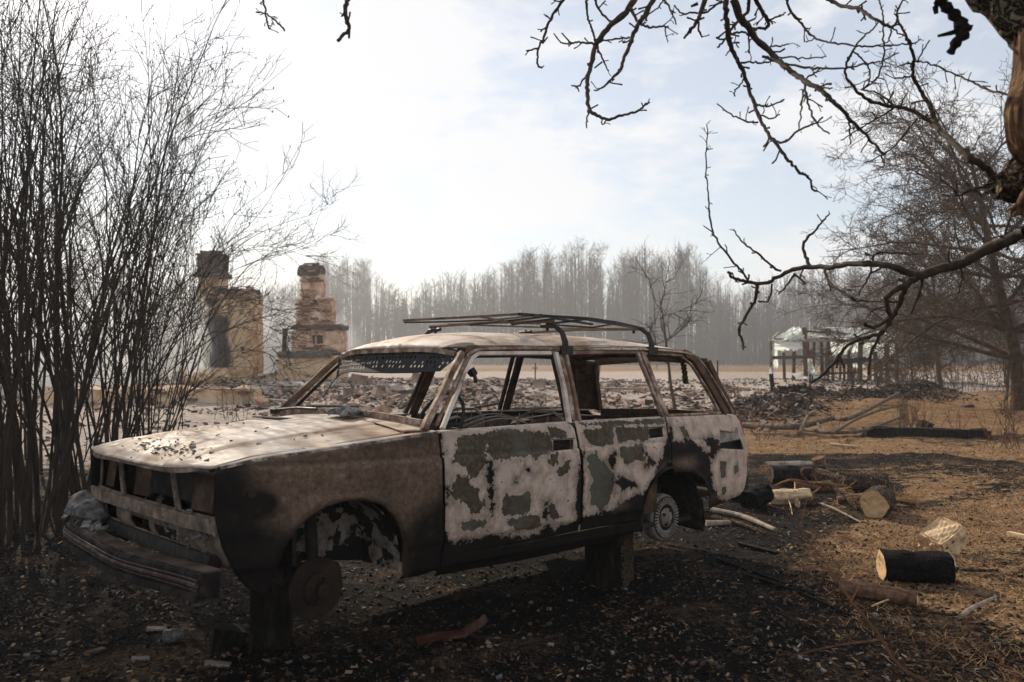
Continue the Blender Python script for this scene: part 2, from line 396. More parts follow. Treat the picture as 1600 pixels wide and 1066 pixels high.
def zone_char(x, y):
    c = np.full_like(x, .0)
    c = c + .95 * sstep(2.1, .6, x - (y - 4) * .42) * sstep(14, 8, y)                       # round and under the car
    c = c + .62 * sstep(.9, 0, np.abs(x - 3.0 - (y - 7.5) * 1.5)) * sstep(3.5, 6, y) * sstep(11, 8, y)
    c = c + .8 * berm(x, y) + .9 * np.exp(-(((x - 5.6) / 2.8) ** 2 + ((y - 10.3) / 1.1) ** 2)) * .75
    c = c + .5 * np.exp(-(((x - 2.0) / 1.4) ** 2 + ((y - 4.2) / .9) ** 2)) + .45 * np.exp(-(((x - 7) / 2) ** 2 + ((y - 15.2) / .8) ** 2))
    c = c + .55 * sstep(.50, .62, fbm(x * .55 + 3, y * .9, 44, 4)) * sstep(2, 4, x) * sstep(3.5, 5, y) * sstep(22, 16, y)
    c = c + .55 * sstep(16, 19, y) * sstep(30, 24, y) * sstep(3.5, 2.5, x) * fbm(x * .6, y * .6, 40, 3)
    return c
def zone_ash(x, y):
    a = sstep(12.5, 15.5, y - .55 * np.clip(x - 2.0, 0, 30)) * (1 - berm(x, y))
    a = np.where(x > 4, a * sstep(19.5, 21.5, y - (x - 4) * .75), a)
    a = a + .95 * sstep(-1.2, -3.0, x + (y - 9) * .05) * sstep(8.0, 10, y)
    return a * sstep(70, 48, y)
def zone_straw(x, y):
    s = sstep(1.3, 3.0, x - (y - 4) * .1) * .85 + .6 * np.exp(-(((x - 8.6) / 2.2) ** 2 + ((y - 18.6) / 1.4) ** 2))
    return np.maximum(s, sstep(44, 60, y) * .9) - .35 * sstep(4.6, 3.2, y)
obj('ground', np.stack([GX, GY, gz], -1).reshape(-1, 3), gf, M['ground'], None, True,
    {'char': zone_char(GX, GY).ravel(), 'ash': zone_ash(GX, GY).ravel(), 'straw': zone_straw(GX, GY).ravel()})['kind'] = 'structure'
def hz(x, y): return float(H(np.array([x]), np.array([y]))[0])
def onground(u, v, lift=0.0):
    z = 0.0
    for _ in range(6):
        p = gnd(u, v, z); z = hz(p[0], p[1])
    return np.array([p[0], p[1], z + lift])

# ================================================================== CAR MATERIALS
def mk_side():
    m = Mat('burnt_white_paint', .8)
    peel, burn, brown, = m.attr('peel'), m.attr('burn'), m.attr('brown')
    nf = m.noise(38, 6, .7); nm = m.noise(11, 6, .65); nb = m.noise(3.2, 5, .6); ng = m.noise(120, 4, .7)
    white = m.ramp(nm, [(.3, (.27, .20, .155)), (.5, (.48, .375, .305)), (.75, (.60, .49, .42))])
    white = m.mix(m.step(nf, .66, .78), white, (.20, .15, .12))
    white = m.mix(m.math('MULTIPLY', m.step(nb, .5, .7), .4), white, (.33, .27, .24))
    bare = m.mix(m.step(nb, .42, .58), (.085, .09, .068), (.062, .044, .030))
    bare = m.mix(m.step(nf, .45, .7), bare, (.12, .10, .075))
    w = m.math('ADD', m.math('ADD', m.math('MULTIPLY', m.math('SUBTRACT', nf, .5), .065), m.math('MULTIPLY', m.math('SUBTRACT', ng, .5), .02)), m.math('MULTIPLY', m.math('SUBTRACT', nm, .5), .075))
    ps = m.math('ADD', peel, w)                      # peel = signed distance in m, negative inside a patch
    sp_ = m.step(m.math('ADD', nf, m.math('MULTIPLY', nm, .6)), .955, .965); pf = m.math('MAXIMUM', m.step(ps, .0015, -.0015), sp_)
    edge = m.math('MULTIPLY', m.step(ps, .009, .002), m.math('SUBTRACT', 1, pf))
    st = m.noise(14, 6, .65, (1, 1, .12)); white = m.mix(m.math('MULTIPLY', m.step(st, .55, .72), .55), white, (.17, .115, .085))
    white = m.mix(m.math('MULTIPLY', m.step(m.vor(34), .11, .04), m.step(nb, .5, .56)), white, (.05, .035, .028))
    halo = m.math('MULTIPLY', m.step(m.math('ADD', ps, m.math('MULTIPLY', m.math('SUBTRACT', nb, .5), .10)), .035, .0), .6); white = m.mix(halo, white, (.25, .16, .11))
    c = m.mix(m.math('MULTIPLY', edge, .55), white, (.58, .51, .46))
    c = m.mix(pf, c, bare)
    bw = m.math('ADD', burn, m.math('MULTIPLY', w, 1.4))
    bf = m.step(bw, .003, -.004)
    soot = m.ramp(nm, [(.3, (.0025, .002, .002)), (.6, (.010, .0075, .006)), (.8, (.04, .027, .02))])
    rust = m.ramp(nf, [(.28, (.055, .034, .023)), (.5, (.125, .08, .055)), (.72, (.20, .145, .105))])
    rust = m.mix(m.step(nm, .58, .72), rust, (.27, .2, .165))
    br = m.step(m.math('ADD', brown, m.math('MULTIPLY', m.math('SUBTRACT', nb, .5), .9)), .15, .95)
    dark = m.mix(br, soot, rust)
    c = m.mix(bf, c, dark)
    c = m.mix(m.math('MULTIPLY', m.step(bw, .05, .0), m.math('MULTIPLY', m.math('SUBTRACT', 1, bf), .45)), c, (.05, .035, .028))
    h = m.math('ADD', m.math('MULTIPLY', m.math('ADD', pf, bf), -.5), m.math('ADD', m.math('MULTIPLY', ng, .3), m.math('MULTIPLY', nf, .35)))
    return m.done(c, m.bump(h, .55, .004), m.ramp(ng, [(.3, (.6,) * 3), (.7, (.9,) * 3)]), spec=.14)
def mk_top(name='ash_covered_sheet_metal', k=1.0, white=0.0):
    m = Mat(name, .62)
    n1 = m.noise(2.0, 7, .68, (1, 1.5, 1), .6); n2 = m.noise(16, 6, .7); n3 = m.noise(5, 6, .7, (1, 3, 1), 1); ng = m.noise(140, 4, .7)
    c = m.ramp(n1, [(.30, (.14 * k, .085 * k, .05 * k)), (.42, (.31 * k, .22 * k, .15 * k)), (.55, (.47 * k, .40 * k, .345 * k)), (.70, (.64 * k, .59 * k, .55 * k))])
    c = m.mix(m.math('MULTIPLY', m.step(n3, .52, .72), .75), c, (.36 * k, .21 * k, .10 * k))
    c = m.mix(m.step(m.math('ADD', n2, m.math('MULTIPLY', n3, .5)), .86, .98), c, (.06, .045, .04))
    c = m.mix(m.math('MULTIPLY', m.step(ng, .52, .75), .4), c, (.12, .09, .075))
    e = m.attr('burn'); c = m.mix(m.step(m.math('ADD', e, m.math('MULTIPLY', m.math('SUBTRACT', n2, .5), .10)), .025, -.01), c, (.03, .022, .018))
    h = m.math('ADD', m.math('MULTIPLY', n2, .6), m.math('MULTIPLY', ng, .4))
    return m.done(c, m.bump(h, .4, .004), m.ramp(n2, [(.3, (.5,) * 3), (.7, (.85,) * 3)]), spec=.35)
M['side'] = mk_side(); M['top'] = mk_top(k=1.12)
M['frame'] = simple('scorched_pale_frame', (.16, .11, .085), (.55, .47, .41), 9, 6, .8, .5, .003, c3=(.68, .61, .56))
M['pillar'] = simple('rusty_pillar_metal', (.05, .028, .018), (.20, .125, .085), 16, 7, .8, .6, .004, c3=(.50, .41, .35))
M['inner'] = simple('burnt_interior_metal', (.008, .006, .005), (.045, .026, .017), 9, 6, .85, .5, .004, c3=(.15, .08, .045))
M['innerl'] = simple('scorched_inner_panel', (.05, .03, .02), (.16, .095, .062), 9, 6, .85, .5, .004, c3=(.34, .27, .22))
M['beam'] = simple('scorched_front_beam', (.03, .02, .014), (.125, .09, .067), 12, 7, .8, .6, .004, c3=(.28, .225, .18))
M['house'] = simple('patchy_wheel_house', (.004, .003, .003), (.008, .006, .005), 5, 6, .9, .5, .004)
hm_ = Mat('patchy_wheel_house_paint', .9); hn_ = hm_.noise(7, 6, .6); M['house'] = hm_.done(hm_.mix(hm_.step(hn_, .50, .515), (.005, .004, .004), hm_.ramp(hm_.noise(20, 5), [(.3, (.10, .075, .06)), (.7, (.30, .25, .215))])), hm_.bump(hn_, .3, .004))
M['bumper'] = simple('melted_black_bumper', (.002, .002, .002), (.012, .0095, .0085), 12, 6, .75, 1, .012, c3=(.05, .038, .034), spec=.12)
M['bumptop'] = simple('ashy_bumper_steel', (.012, .009, .007), (.12, .085, .065), 8, 6, .8, .6, .006, spec=.12)
M['strip'] = simple('bumper_trim_strip', (.012, .006, .006), (.04, .022, .019), 22, 6, .6, .6, .004, c3=(.13, .09, .08))
M['slag'] = simple('grey_melted_slag', (.03, .028, .028), (.13, .12, .118), 22, 7, .8, 1, .02, c3=(.36, .34, .33))
M['rack'] = simple('blackened_rack_steel', (.006, .006, .006), (.035, .03, .028), 18, 5, .55, .3, .002)
M['rackbrown'] = simple('rusted_rack_bar', (.05, .032, .022), (.2, .14, .1), 14, 5, .7, .4, .002)
M['drum'] = simple('pale_cast_drum', (.12, .1, .085), (.36, .32, .28), 16, 5, .75, .4, .003)
M['disc'] = simple('rusty_brake_disc', (.008, .005, .004), (.035, .02, .013), 14, 5, .8, .5, .003)
M['boardp'] = simple('scorched_brown_plate', (.012, .007, .005), (.055, .031, .02), 9, 6, .85, .5, .004, c3=(.14, .085, .055))
M['visor'] = simple('sooty_visor_sheet', (.003, .003, .004), (.013, .013, .015), 20, 4, .6, .3, .002)
M['rust'] = simple('rust_orange_metal', (.03, .016, .010), (.12, .065, .036), 13, 6, .85, .6, .004)

# ================================================================== CAR
car = thing('burnt_station_wagon', 'burnt-out white and rust station wagon without tyres or glass, propped up on wooden blocks', 'car', tuple(CT), CR)

def inside(P, poly):
    x, y = P[:, 0], P[:, 1]; r = np.zeros(len(P), bool); n = len(poly)
    for i in range(n):
        x1, y1 = poly[i]; x2, y2 = poly[(i + 1) % n]
        c = (y1 > y) != (y2 > y)
        with np.errstate(divide='ignore', invalid='ignore'):
            xi = (x2 - x1) * (y - y1) / (y2 - y1 + 1e-12) + x1
        r ^= c & (x < xi)
    return r
def nearest(P, poly):
    n = len(poly); best = np.full(len(P), 1e9); Q = P.copy()
    for i in range(n):
        a = np.array(poly[i]); b = np.array(poly[(i + 1) % n]); d = b - a
        t = np.clip(((P - a) @ d) / (d @ d + 1e-12), 0, 1); q = a + t[:, None] * d; dd = np.linalg.norm(P - q, axis=1)
        k = dd < best; best[k] = dd[k]; Q[k] = q[k]
    return best, Q
def sdf(P, poly):
    d, _ = nearest(P, poly); return np.where(inside(P, poly), -d, d)
def smooth_poly(pts, closed=True, seg=5):
    P = np.array(pts, float); n = len(P); o = []
    for i in range(n if closed else n - 1):
        p0, p1, p2, p3 = P[(i - 1) % n], P[i], P[(i + 1) % n], P[(i + 2) % n]
        if not closed: p0 = P[max(i - 1, 0)]; p3 = P[min(i + 2, n - 1)]
        for t in np.linspace(0, 1, seg, endpoint=False):
            o.append(.5 * ((2 * p1) + (-p0 + p2) * t + (2 * p0 - 5 * p1 + 4 * p2 - p3) * t * t + (-p0 + 3 * p1 - 3 * p2 + p3) * t ** 3))
    if not closed: o.append(P[-1])
    return [tuple(q) for q in o]
def panel(name, poly, surf, mat, parent, step=.012, holes=(), attrs=None, thick=.006, corners=True, side=1, smooth=True):
    """sheet metal panel: grid cut to an outline, folded over surf(a, b) -> xyz, given thickness"""
    pa = np.array(poly); lo = pa.min(0) - step; hi = pa.max(0) + step
    A = np.arange(lo[0], hi[0] + step, step); B = np.arange(lo[1], hi[1] + step, step)
    na, nb = len(A), len(B); G = np.stack(np.meshgrid(A, B, indexing='ij'), -1).reshape(-1, 2)
    cen = np.stack(np.meshgrid(A[:-1] + step / 2, B[:-1] + step / 2, indexing='ij'), -1).reshape(-1, 2)
    keep = inside(cen, poly)
    for h in holes: keep &= ~inside(cen, h)
    ci = np.arange((na - 1) * (nb - 1))[keep]; ia, ib = ci // (nb - 1), ci % (nb - 1)
    Q = np.stack([ia * nb + ib, (ia + 1) * nb + ib, (ia + 1) * nb + ib + 1, ia * nb + ib + 1], -1)
    cnt = np.bincount(Q.ravel(), minlength=len(G)); bd = (cnt > 0) & (cnt < 4); idx = np.where(bd)[0]
    if len(idx):
        best, q = nearest(G[idx], poly)
        for h in holes:
            b2, q2 = nearest(G[idx], h); k = b2 < best; best[k] = b2[k]; q[k] = q2[k]
        G[idx] = q
        if corners:
            for pl in [poly] + list(holes):
                n = len(pl)
                for i in range(n):
                    a, b, c = (np.array(pl[(i + j) % n]) for j in (-1, 0, 1)); u, v = b - a, c - b
                    if np.linalg.norm(u) < 1e-9 or np.linalg.norm(v) < 1e-9: continue
                    if u @ v / np.linalg.norm(u) / np.linalg.norm(v) < .9:
                        j = idx[np.argmin(np.linalg.norm(G[idx] - b, axis=1))]; G[j] = b
    used = np.where(cnt > 0)[0]; re = -np.ones(len(G), int); re[used] = np.arange(len(used)); P = G[used]; Q = re[Q]
    V = np.array(surf(P[:, 0], P[:, 1])).T
    at = attrs(P) if attrs else None
    # outward direction check on the first face
    f = Q[len(Q) // 2]; nrm = np.cross(V[f[1]] - V[f[0]], V[f[3]] - V[f[0]])
    if nrm @ np.array({1: (0, 1, 0), -1: (0, -1, 0), 2: (0, 0, 1), 3: (1, 0, 0)}[side]) < 0: Q = Q[:, ::-1].copy()
    o = obj(name, V, Q, mat, parent, smooth, at)
    if thick:
        s = o.modifiers.new('sheet', 'SOLIDIFY'); s.thickness = thick; s.offset = -1
    return o
def arc(cx, cz, r, a0, a1, n=16, fx=1.0):
    return [(cx + fx * r * math.cos(R(a)), cz + r * math.sin(R(a))) for a in np.linspace(a0, a1, n)]
def sidesurf(off=0.0, s=1):
    return lambda x, z: (x, s * (yprof(x, z) + off), z)

# --- paint damage traced on the visible side (pixels of the photograph -> x,z on the car's side)
def c4(p): return sp([(640 + x * .3002, 640 + y * .3002) for x, y in p])
def c5(p): return sp([(880 + x * .2909, 620 + y * .2908) for x, y in p])
PEEL = [c4(p) for p in (
    [(245,150),(380,120),(480,100),(640,105),(735,130),(740,215),(680,235),(660,275),(620,245),(520,255),(430,265),(400,190),(395,280),(370,310),(335,360),(310,370),(290,310),(235,270)],
    [(720,95),(820,115),(815,150),(735,150)], [(250,338),(300,340),(330,400),(365,415),(360,470),(390,455),(395,490),(365,525),(320,540),(290,490),(225,450),(220,410)],
    [(500,430),(540,450),(585,430),(625,420),(635,500),(620,540),(560,555),(470,545),(480,480)], [(770,350),(745,320),(800,290),(820,250),(840,260),(830,310),(800,350)],
    [(730,485),(755,500),(765,540),(795,550),(770,570),(730,565),(722,510)], [(270,595),(320,580),(400,580),(400,615),(330,630),(265,635)],
    [(505,570),(600,550),(670,545),(685,600),(640,625),(550,625),(510,600)], [(740,240),(770,225),(770,280),(745,300),(725,270)])]
PEEL += [c5(p) for p in (
    [(70,135),(280,130),(520,110),(560,140),(470,150),(300,160),(120,165)], [(105,190),(120,168),(268,160),(270,262),(150,268),(120,220)], [(287,162),(458,156),(463,233),(300,248),(282,200)],
    [(310,268),(425,255),(432,335),(330,362),(305,310)], [(130,320),(180,290),(200,340),(250,390),(280,420),(255,560),(200,610),(150,580),(140,500),(165,450),(130,390)],
    [(838,340),(870,345),(870,430),(838,440)], [(840,485),(870,480),(875,520),(845,525)], [(615,160),(650,150),(672,220),(640,215)], [(915,370),(935,350),(940,400),(915,420)], [(985,330),(1005,335),(1003,380),(988,375)])]
BURN = [c4([(393,262),(425,262),(442,330),(432,400),(400,385)]), c4([(402,400),(432,410),(440,500),(430,560),(412,520)]), c4([(692,475),(716,480),(718,585),(682,560)]),
    c4([(165,215),(190,220),(188,245),(168,240)]), c4([(188,400),(205,405),(200,480),(188,500)]), c4([(610,303),(625,303),(625,318),(610,318)]), c4([(540,365),(555,365),(555,383),(540,383)]),
    # everything below the doors, following the charred line
    c4([(140,1000),(140,560),(185,575),(196,680),(310,685),(400,645),(500,650),(600,655),(690,625),(722,592),(760,622),(862,580),(872,420),(880,290),(905,230),(903,420),(903,545),(1000,540),(1060,510),(1062,1000)]),
    c5([(-10,1100),(95,640),(230,622),(300,570),(430,522),(480,440),(520,340),(560,230),(575,130),(590,235),(690,232),(830,222),(836,290),(800,330),(785,400),(795,480),(832,545),(935,560),(1010,1100)]),
    c5([(430,290),(480,330),(500,370),(440,380),(455,330)]), c5([(250,300),(285,290),(285,360),(262,385),(240,350)]), c5([(270,440),(330,420),(400,480),(320,500),(280,480)]),
    c4([(150,120),(158,150),(150,560),(125,560),(125,120)])]
KEEP = [c5([(785,330),(828,318),(838,390),(800,388)]), c5([(690,225),(745,222),(800,290),(770,300),(720,270)])]
def bump_(x, z, cx, cz, rx, rz): return np.exp(-(((x - cx) / rx) ** 2 + ((z - cz) / rz) ** 2))
def side_attrs(P):
    P = np.asarray(P, float)
    pe = np.min([sdf(P, p) for p in PEEL], axis=0); bu = np.min([sdf(P, p) for p in BURN], axis=0)
    for k in KEEP: bu = np.maximum(bu, -sdf(P, k) + .0)
    x, z = P[:, 0], P[:, 1]
    br = .8 * bump_(x, z, .30, .62, .16, .07) + .75 * bump_(x, z, -.10, .66, .2, .06) + .5 * bump_(x, z, .55, .44, .16, .04) + .45 * bump_(x, z, -.45, .40, .10, .05)
    return {'peel': pe, 'burn': bu, 'brown': br}
def fender_attrs(P):
    P = np.asarray(P, float); x, z = P[:, 0], P[:, 1]
    br = .36 + .5 * bump_(x, z, 2.35, .74, .45, .16) + .35 * bump_(x, z, 2.02, .66, .16, .2) + .25 * bump_(x, z, 2.65, .70, .2, .2) - .55 * bump_(x, z, 2.96, .60, .10, .3) - .75 * bump_(x, z, 1.90, .40, .14, .2) - .5 * bump_(x, z, 2.80, .36, .2, .16) - .9 * bump_(x, z, 2.80, .655, .06, .04)
    return {'peel': np.full(len(P), 1.0), 'burn': np.full(len(P), -1.0), 'brown': br}
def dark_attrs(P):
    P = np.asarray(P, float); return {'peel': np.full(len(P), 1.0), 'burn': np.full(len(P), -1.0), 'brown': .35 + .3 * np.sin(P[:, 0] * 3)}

def ztop(x): return np.interp(x, [1.89, 2.285, 2.6, 2.82, 2.98], [.906, .873, .846, .824, .793])
G_ = .0045                           # half of a panel gap
FARCH = [(2.105, .25)] + [(2.118, .40), (2.14, .48), (2.185, .552), (2.255, .608), (2.34, .632), (2.43, .638), (2.52, .622), (2.60, .585), (2.66, .532), (2.705, .46), (2.735, .38), (2.76, .30)]
RARCH = [(.345, .27), (.318, .40), (.27, .48), (.20, .545), (.10, .588), (0, .600), (-.10, .597), (-.20, .575), (-.29, .535), (-.35, .475), (-.385, .40), (-.41, .33)]
fender_poly = [(1.892 + G_, float(ztop(1.9)) - .002)] + [(x, float(ztop(x))) for x in (2.1, 2.285, 2.45, 2.6, 2.72, 2.82, 2.9)] + [(2.955, .802), (2.982, .785), (2.984, .70), (2.976, .60), (2.95, .50), (2.90, .40), (2.84, .325), (2.79, .29)] + FARCH[::-1] + [(2.0, .245), (1.93, .25), (1.878 + G_, .26), (1.878 + G_, .40), (1.890 + G_, .66)]
fdoor_poly = [(1.885 - G_, .912), (1.45, .926), (1.013, .938), (.945, .935), (.918, .90), (.905, .80), (.897, .69), (.899, .48), (.898, .335), (1.4, .325), (1.868, .318), (1.871, .42)]
fdoor_poly = [(x + (G_ if x < .95 else 0), z) for x, z in fdoor_poly]
rdoor_poly = [(.905, .938), (.5, .942), (.035 + G_, .945), (.040 + G_, .85), (.046 + G_, .70), (.10, .64), (.20, .605), (.265, .56), (.325, .48), (.352, .40), (.36, .335), (.885, .335), (.885, .48), (.883, .69), (.892, .80), (.904, .88)]
rdoor_poly = [(x - (G_ if x > .85 else 0), z) for x, z in rdoor_poly]
quarter_poly = [(.035 - G_, .948), (-.3, .95), (-.7, .95), (-.90, .943), (-.965, .90), (-1.0, .82), (-1.035, .72), (-1.045, .62), (-1.03, .50), (-.99, .42), (-.90, .375), (-.68, .36), (-.52, .345)] + RARCH[::-1][0:6] + [(0.0, .600), (.05, .598), (.045, .64), (.046 - G_, .70), (.040 - G_, .85)]
sill_poly = [(1.875, .322), (.9, .329), (.365, .329), (.352, .40), (.332, .40), (.345, .27), (.50, .235), (1.2, .222), (1.90, .228), (1.875, .28)]

FLAP = c5([(838, 182), (930, 195), (968, 285), (838, 278)])
HAND1 = c4([(745, 160), (852, 155), (856, 205), (750, 216)]); HAND2 = c5([(458, 175), (535, 165), (540, 215), (465, 225)])
def press(x, z, off=0):
    """pressed feature lines of the body side"""
    y = yprof(x, z)
    y = y - .0065 * np.exp(-((np.asarray(z) - (.795 + .004 * np.asarray(x))) / .006) ** 2)
    return y
# wheel arch lips flare outwards
def flare(x, z):
    d1 = np.hypot(x - 2.42, (z - .36) * 1.1) ; d2 = np.hypot((x + .02) * .95, (z - .30) * 1.05)
    return .016 * np.exp(-((d1 - .335) / .03) ** 2) * (z < .66) * (x > 1.9) + .016 * np.exp(-((d2 - .345) / .03) ** 2) * (x < .5)
def dent(x, z): return (fbm(np.asarray(x) * 3 + 9, np.asarray(z) * 4, 61, 3) - .5) * .016 + (fbm(np.asarray(x) * 14 + 2, np.asarray(z) * 11, 63, 2) - .5) * .003
side_s = lambda x, z: (x, press(x, z) + flare(x, z) + dent(x, z), z)
side_m = lambda x, z: (x, -(press(x, z) + flare(x, z) + dent(x + 5, z)), z)

# --- left and right body sides
for s, sf, mt in ((1, side_s, M['side']), (-1, side_m, M['side'])):
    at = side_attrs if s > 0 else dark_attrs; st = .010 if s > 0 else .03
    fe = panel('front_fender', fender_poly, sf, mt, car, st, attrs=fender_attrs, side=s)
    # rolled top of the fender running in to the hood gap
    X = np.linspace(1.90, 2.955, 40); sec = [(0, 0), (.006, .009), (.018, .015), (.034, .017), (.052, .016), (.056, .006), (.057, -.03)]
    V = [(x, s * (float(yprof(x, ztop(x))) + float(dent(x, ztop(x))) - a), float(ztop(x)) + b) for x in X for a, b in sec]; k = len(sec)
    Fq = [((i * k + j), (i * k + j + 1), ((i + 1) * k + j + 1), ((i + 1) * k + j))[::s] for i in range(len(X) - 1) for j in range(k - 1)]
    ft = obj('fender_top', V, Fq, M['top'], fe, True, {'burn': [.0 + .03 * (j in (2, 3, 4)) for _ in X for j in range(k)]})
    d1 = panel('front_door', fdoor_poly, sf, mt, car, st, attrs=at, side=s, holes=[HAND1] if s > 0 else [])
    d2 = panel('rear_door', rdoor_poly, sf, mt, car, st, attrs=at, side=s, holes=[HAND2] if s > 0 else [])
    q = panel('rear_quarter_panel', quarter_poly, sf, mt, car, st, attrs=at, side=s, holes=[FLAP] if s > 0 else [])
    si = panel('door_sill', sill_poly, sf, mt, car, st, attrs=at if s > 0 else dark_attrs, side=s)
    # shoulders: the sheet rolls in to the window line
    for o_, x0, x1 in ((d1, .93, 1.885), (d2, .04, .90), (q, -.90, .03)):
        b = MB(); X = np.linspace(x0, x1, 14)
        zt = np.interp(X, [-.9, 0.03, .9, 1.885], [.945, .947, .937, .912])
        b.bar([(x, s * (float(yprof(x, z)) - .020), z + .002) for x, z in zip(X, zt)], .034, .010, m=0)
        b.build('window_ledge', M['frame'], o_)
    # door shuts, inner skins
    for o_, pl, x0, x1 in ((d1, fdoor_poly, .92, 1.86), (d2, rdoor_poly, .07, .87)):
        b = MB()
        b.box(((x0 + x1) / 2, s * .715, .63), (x1 - x0, .012, .56)); b.build('inner_door_panel', M['inner'], o_)
    if s > 0:
        for o_, H_ in ((d1, HAND1), (d2, HAND2)):
            hx = [p[0] for p in H_]; hz_ = [p[1] for p in H_]; cx_, cz_ = sum(hx) / 4, sum(hz_) / 4; w_, h_ = max(hx) - min(hx), max(hz_) - min(hz_)
            yy = float(yprof(cx_, cz_)); b = MB()
            b.box((cx_, yy - .040, cz_), (w_ + .02, .004, h_ + .02)); b.box((cx_ - w_ * .1, yy - .028, cz_ - h_ * .12), (w_ * .7, .014, .012), (0, R(-6), 0)); b.box((cx_ + w_ * .2, yy - .024, cz_ + h_ * .2), (w_ * .4, .010, .008), (0, R(14), 0))
            b.box((cx_, yy - .02, cz_ + h_ / 2 + .004), (w_ + .02, .036, .004)); b.box((cx_, yy - .02, cz_ - h_ / 2 - .004), (w_ + .02, .036, .004))
            b.build('door_handle_recess', M['charb'], o_)
        cx_, cz_ = np.mean([p[0] for p in FLAP]), np.mean([p[1] for p in FLAP]); yy = float(yprof(cx_, cz_)); b = MB()
        b.box((cx_ + .02, yy - .085, cz_), (.55, .006, .26)); b.build('lamp_recess', M['charb'], q)
        b = MB(); b.box((cx_ + .03, yy - .022, cz_ + .035), (.34, .006, .085), (R(10), R(3), R(3))); b.build('recess_flap', M['drum'], q)

pm_ = cpx(393, 772); b = MB(); b.tube([(pm_[0], pm_[1] - .006, pm_[2]), (pm_[0], pm_[1] + .006, pm_[2])], .018, 12); b.build('lamp_hole_shade_disc', M['charb'], [o for o in car.children if o.name == 'front_fender'][0])  # black disc on the skin stands in for the dark inside a hole
# --- greenhouse frames.  helper: a point on the side plane from (x, z)
def S3(x, z, s=1, off=0.0): return (x, s * (float(yprof(x, z)) + off), z)
def frame(name, pts, w, h, mat, parent, s, off=0.0, sub=6):
    P = np.array(pts, float); o = []
    for i in range(len(P) - 1):
        for t in np.linspace(0, 1, sub, endpoint=False): o.append(P[i] * (1 - t) + P[i + 1] * t)
    o.append(P[-1]); b = MB(); b.bar([S3(x, z, s, off + dent(x * 3, z * 3 + s) * .4) for x, z in o], w, h, up=(0, 1, .4)); return b.build(name, mat, parent)
for s in (1, -1):
    d1 = [o for o in car.children if o.name.startswith('front_door')][0 if s > 0 else 1]; d2 = [o for o in car.children if o.name.startswith('rear_door')][0 if s > 0 else 1]
    # a-pillar, flattened bar with a gutter along it
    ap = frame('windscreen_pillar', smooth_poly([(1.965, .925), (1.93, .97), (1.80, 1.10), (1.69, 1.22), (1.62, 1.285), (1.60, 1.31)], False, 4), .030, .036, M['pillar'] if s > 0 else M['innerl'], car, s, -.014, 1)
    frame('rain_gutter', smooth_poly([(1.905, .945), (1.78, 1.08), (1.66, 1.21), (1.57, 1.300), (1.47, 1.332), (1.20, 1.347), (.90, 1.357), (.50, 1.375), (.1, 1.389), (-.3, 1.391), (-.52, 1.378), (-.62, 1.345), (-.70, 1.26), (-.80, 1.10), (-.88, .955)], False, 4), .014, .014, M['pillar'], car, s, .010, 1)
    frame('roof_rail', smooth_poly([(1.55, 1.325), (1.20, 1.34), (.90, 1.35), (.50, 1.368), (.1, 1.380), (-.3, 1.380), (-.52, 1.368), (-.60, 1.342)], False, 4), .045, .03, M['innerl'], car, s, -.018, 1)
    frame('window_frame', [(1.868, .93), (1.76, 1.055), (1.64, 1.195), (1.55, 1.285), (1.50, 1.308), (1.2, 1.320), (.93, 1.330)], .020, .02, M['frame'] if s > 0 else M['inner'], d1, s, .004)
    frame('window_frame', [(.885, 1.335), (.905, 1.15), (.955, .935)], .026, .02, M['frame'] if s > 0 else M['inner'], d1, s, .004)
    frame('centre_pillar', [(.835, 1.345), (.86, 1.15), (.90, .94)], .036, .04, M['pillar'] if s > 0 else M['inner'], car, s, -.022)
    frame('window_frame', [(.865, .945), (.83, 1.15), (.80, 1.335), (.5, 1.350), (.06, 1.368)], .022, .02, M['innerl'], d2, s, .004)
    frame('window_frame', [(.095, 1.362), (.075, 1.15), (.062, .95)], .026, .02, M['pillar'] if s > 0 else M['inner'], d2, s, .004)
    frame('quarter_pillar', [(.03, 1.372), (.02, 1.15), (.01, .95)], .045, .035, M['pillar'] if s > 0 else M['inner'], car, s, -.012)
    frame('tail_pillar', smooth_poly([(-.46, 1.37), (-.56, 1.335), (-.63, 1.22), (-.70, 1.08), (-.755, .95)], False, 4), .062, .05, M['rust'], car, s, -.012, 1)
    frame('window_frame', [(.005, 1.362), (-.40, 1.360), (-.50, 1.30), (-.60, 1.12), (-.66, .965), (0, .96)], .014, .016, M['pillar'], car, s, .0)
    if s < 0: panel('tail_pillar_panel', [(-.46, 1.365), (-.66, .955), (-1.0, .95), (-.80, 1.345)], lambda x, z: (x, -(yprof(x, z) - .02), z), M['inner'], car, .04, side=-1)
    # second upright seen inside the rear doors
    frame('door_upright', [(.88, 1.33), (.93, .94)], .02, .02, M['inner'], d1, s, -.03)

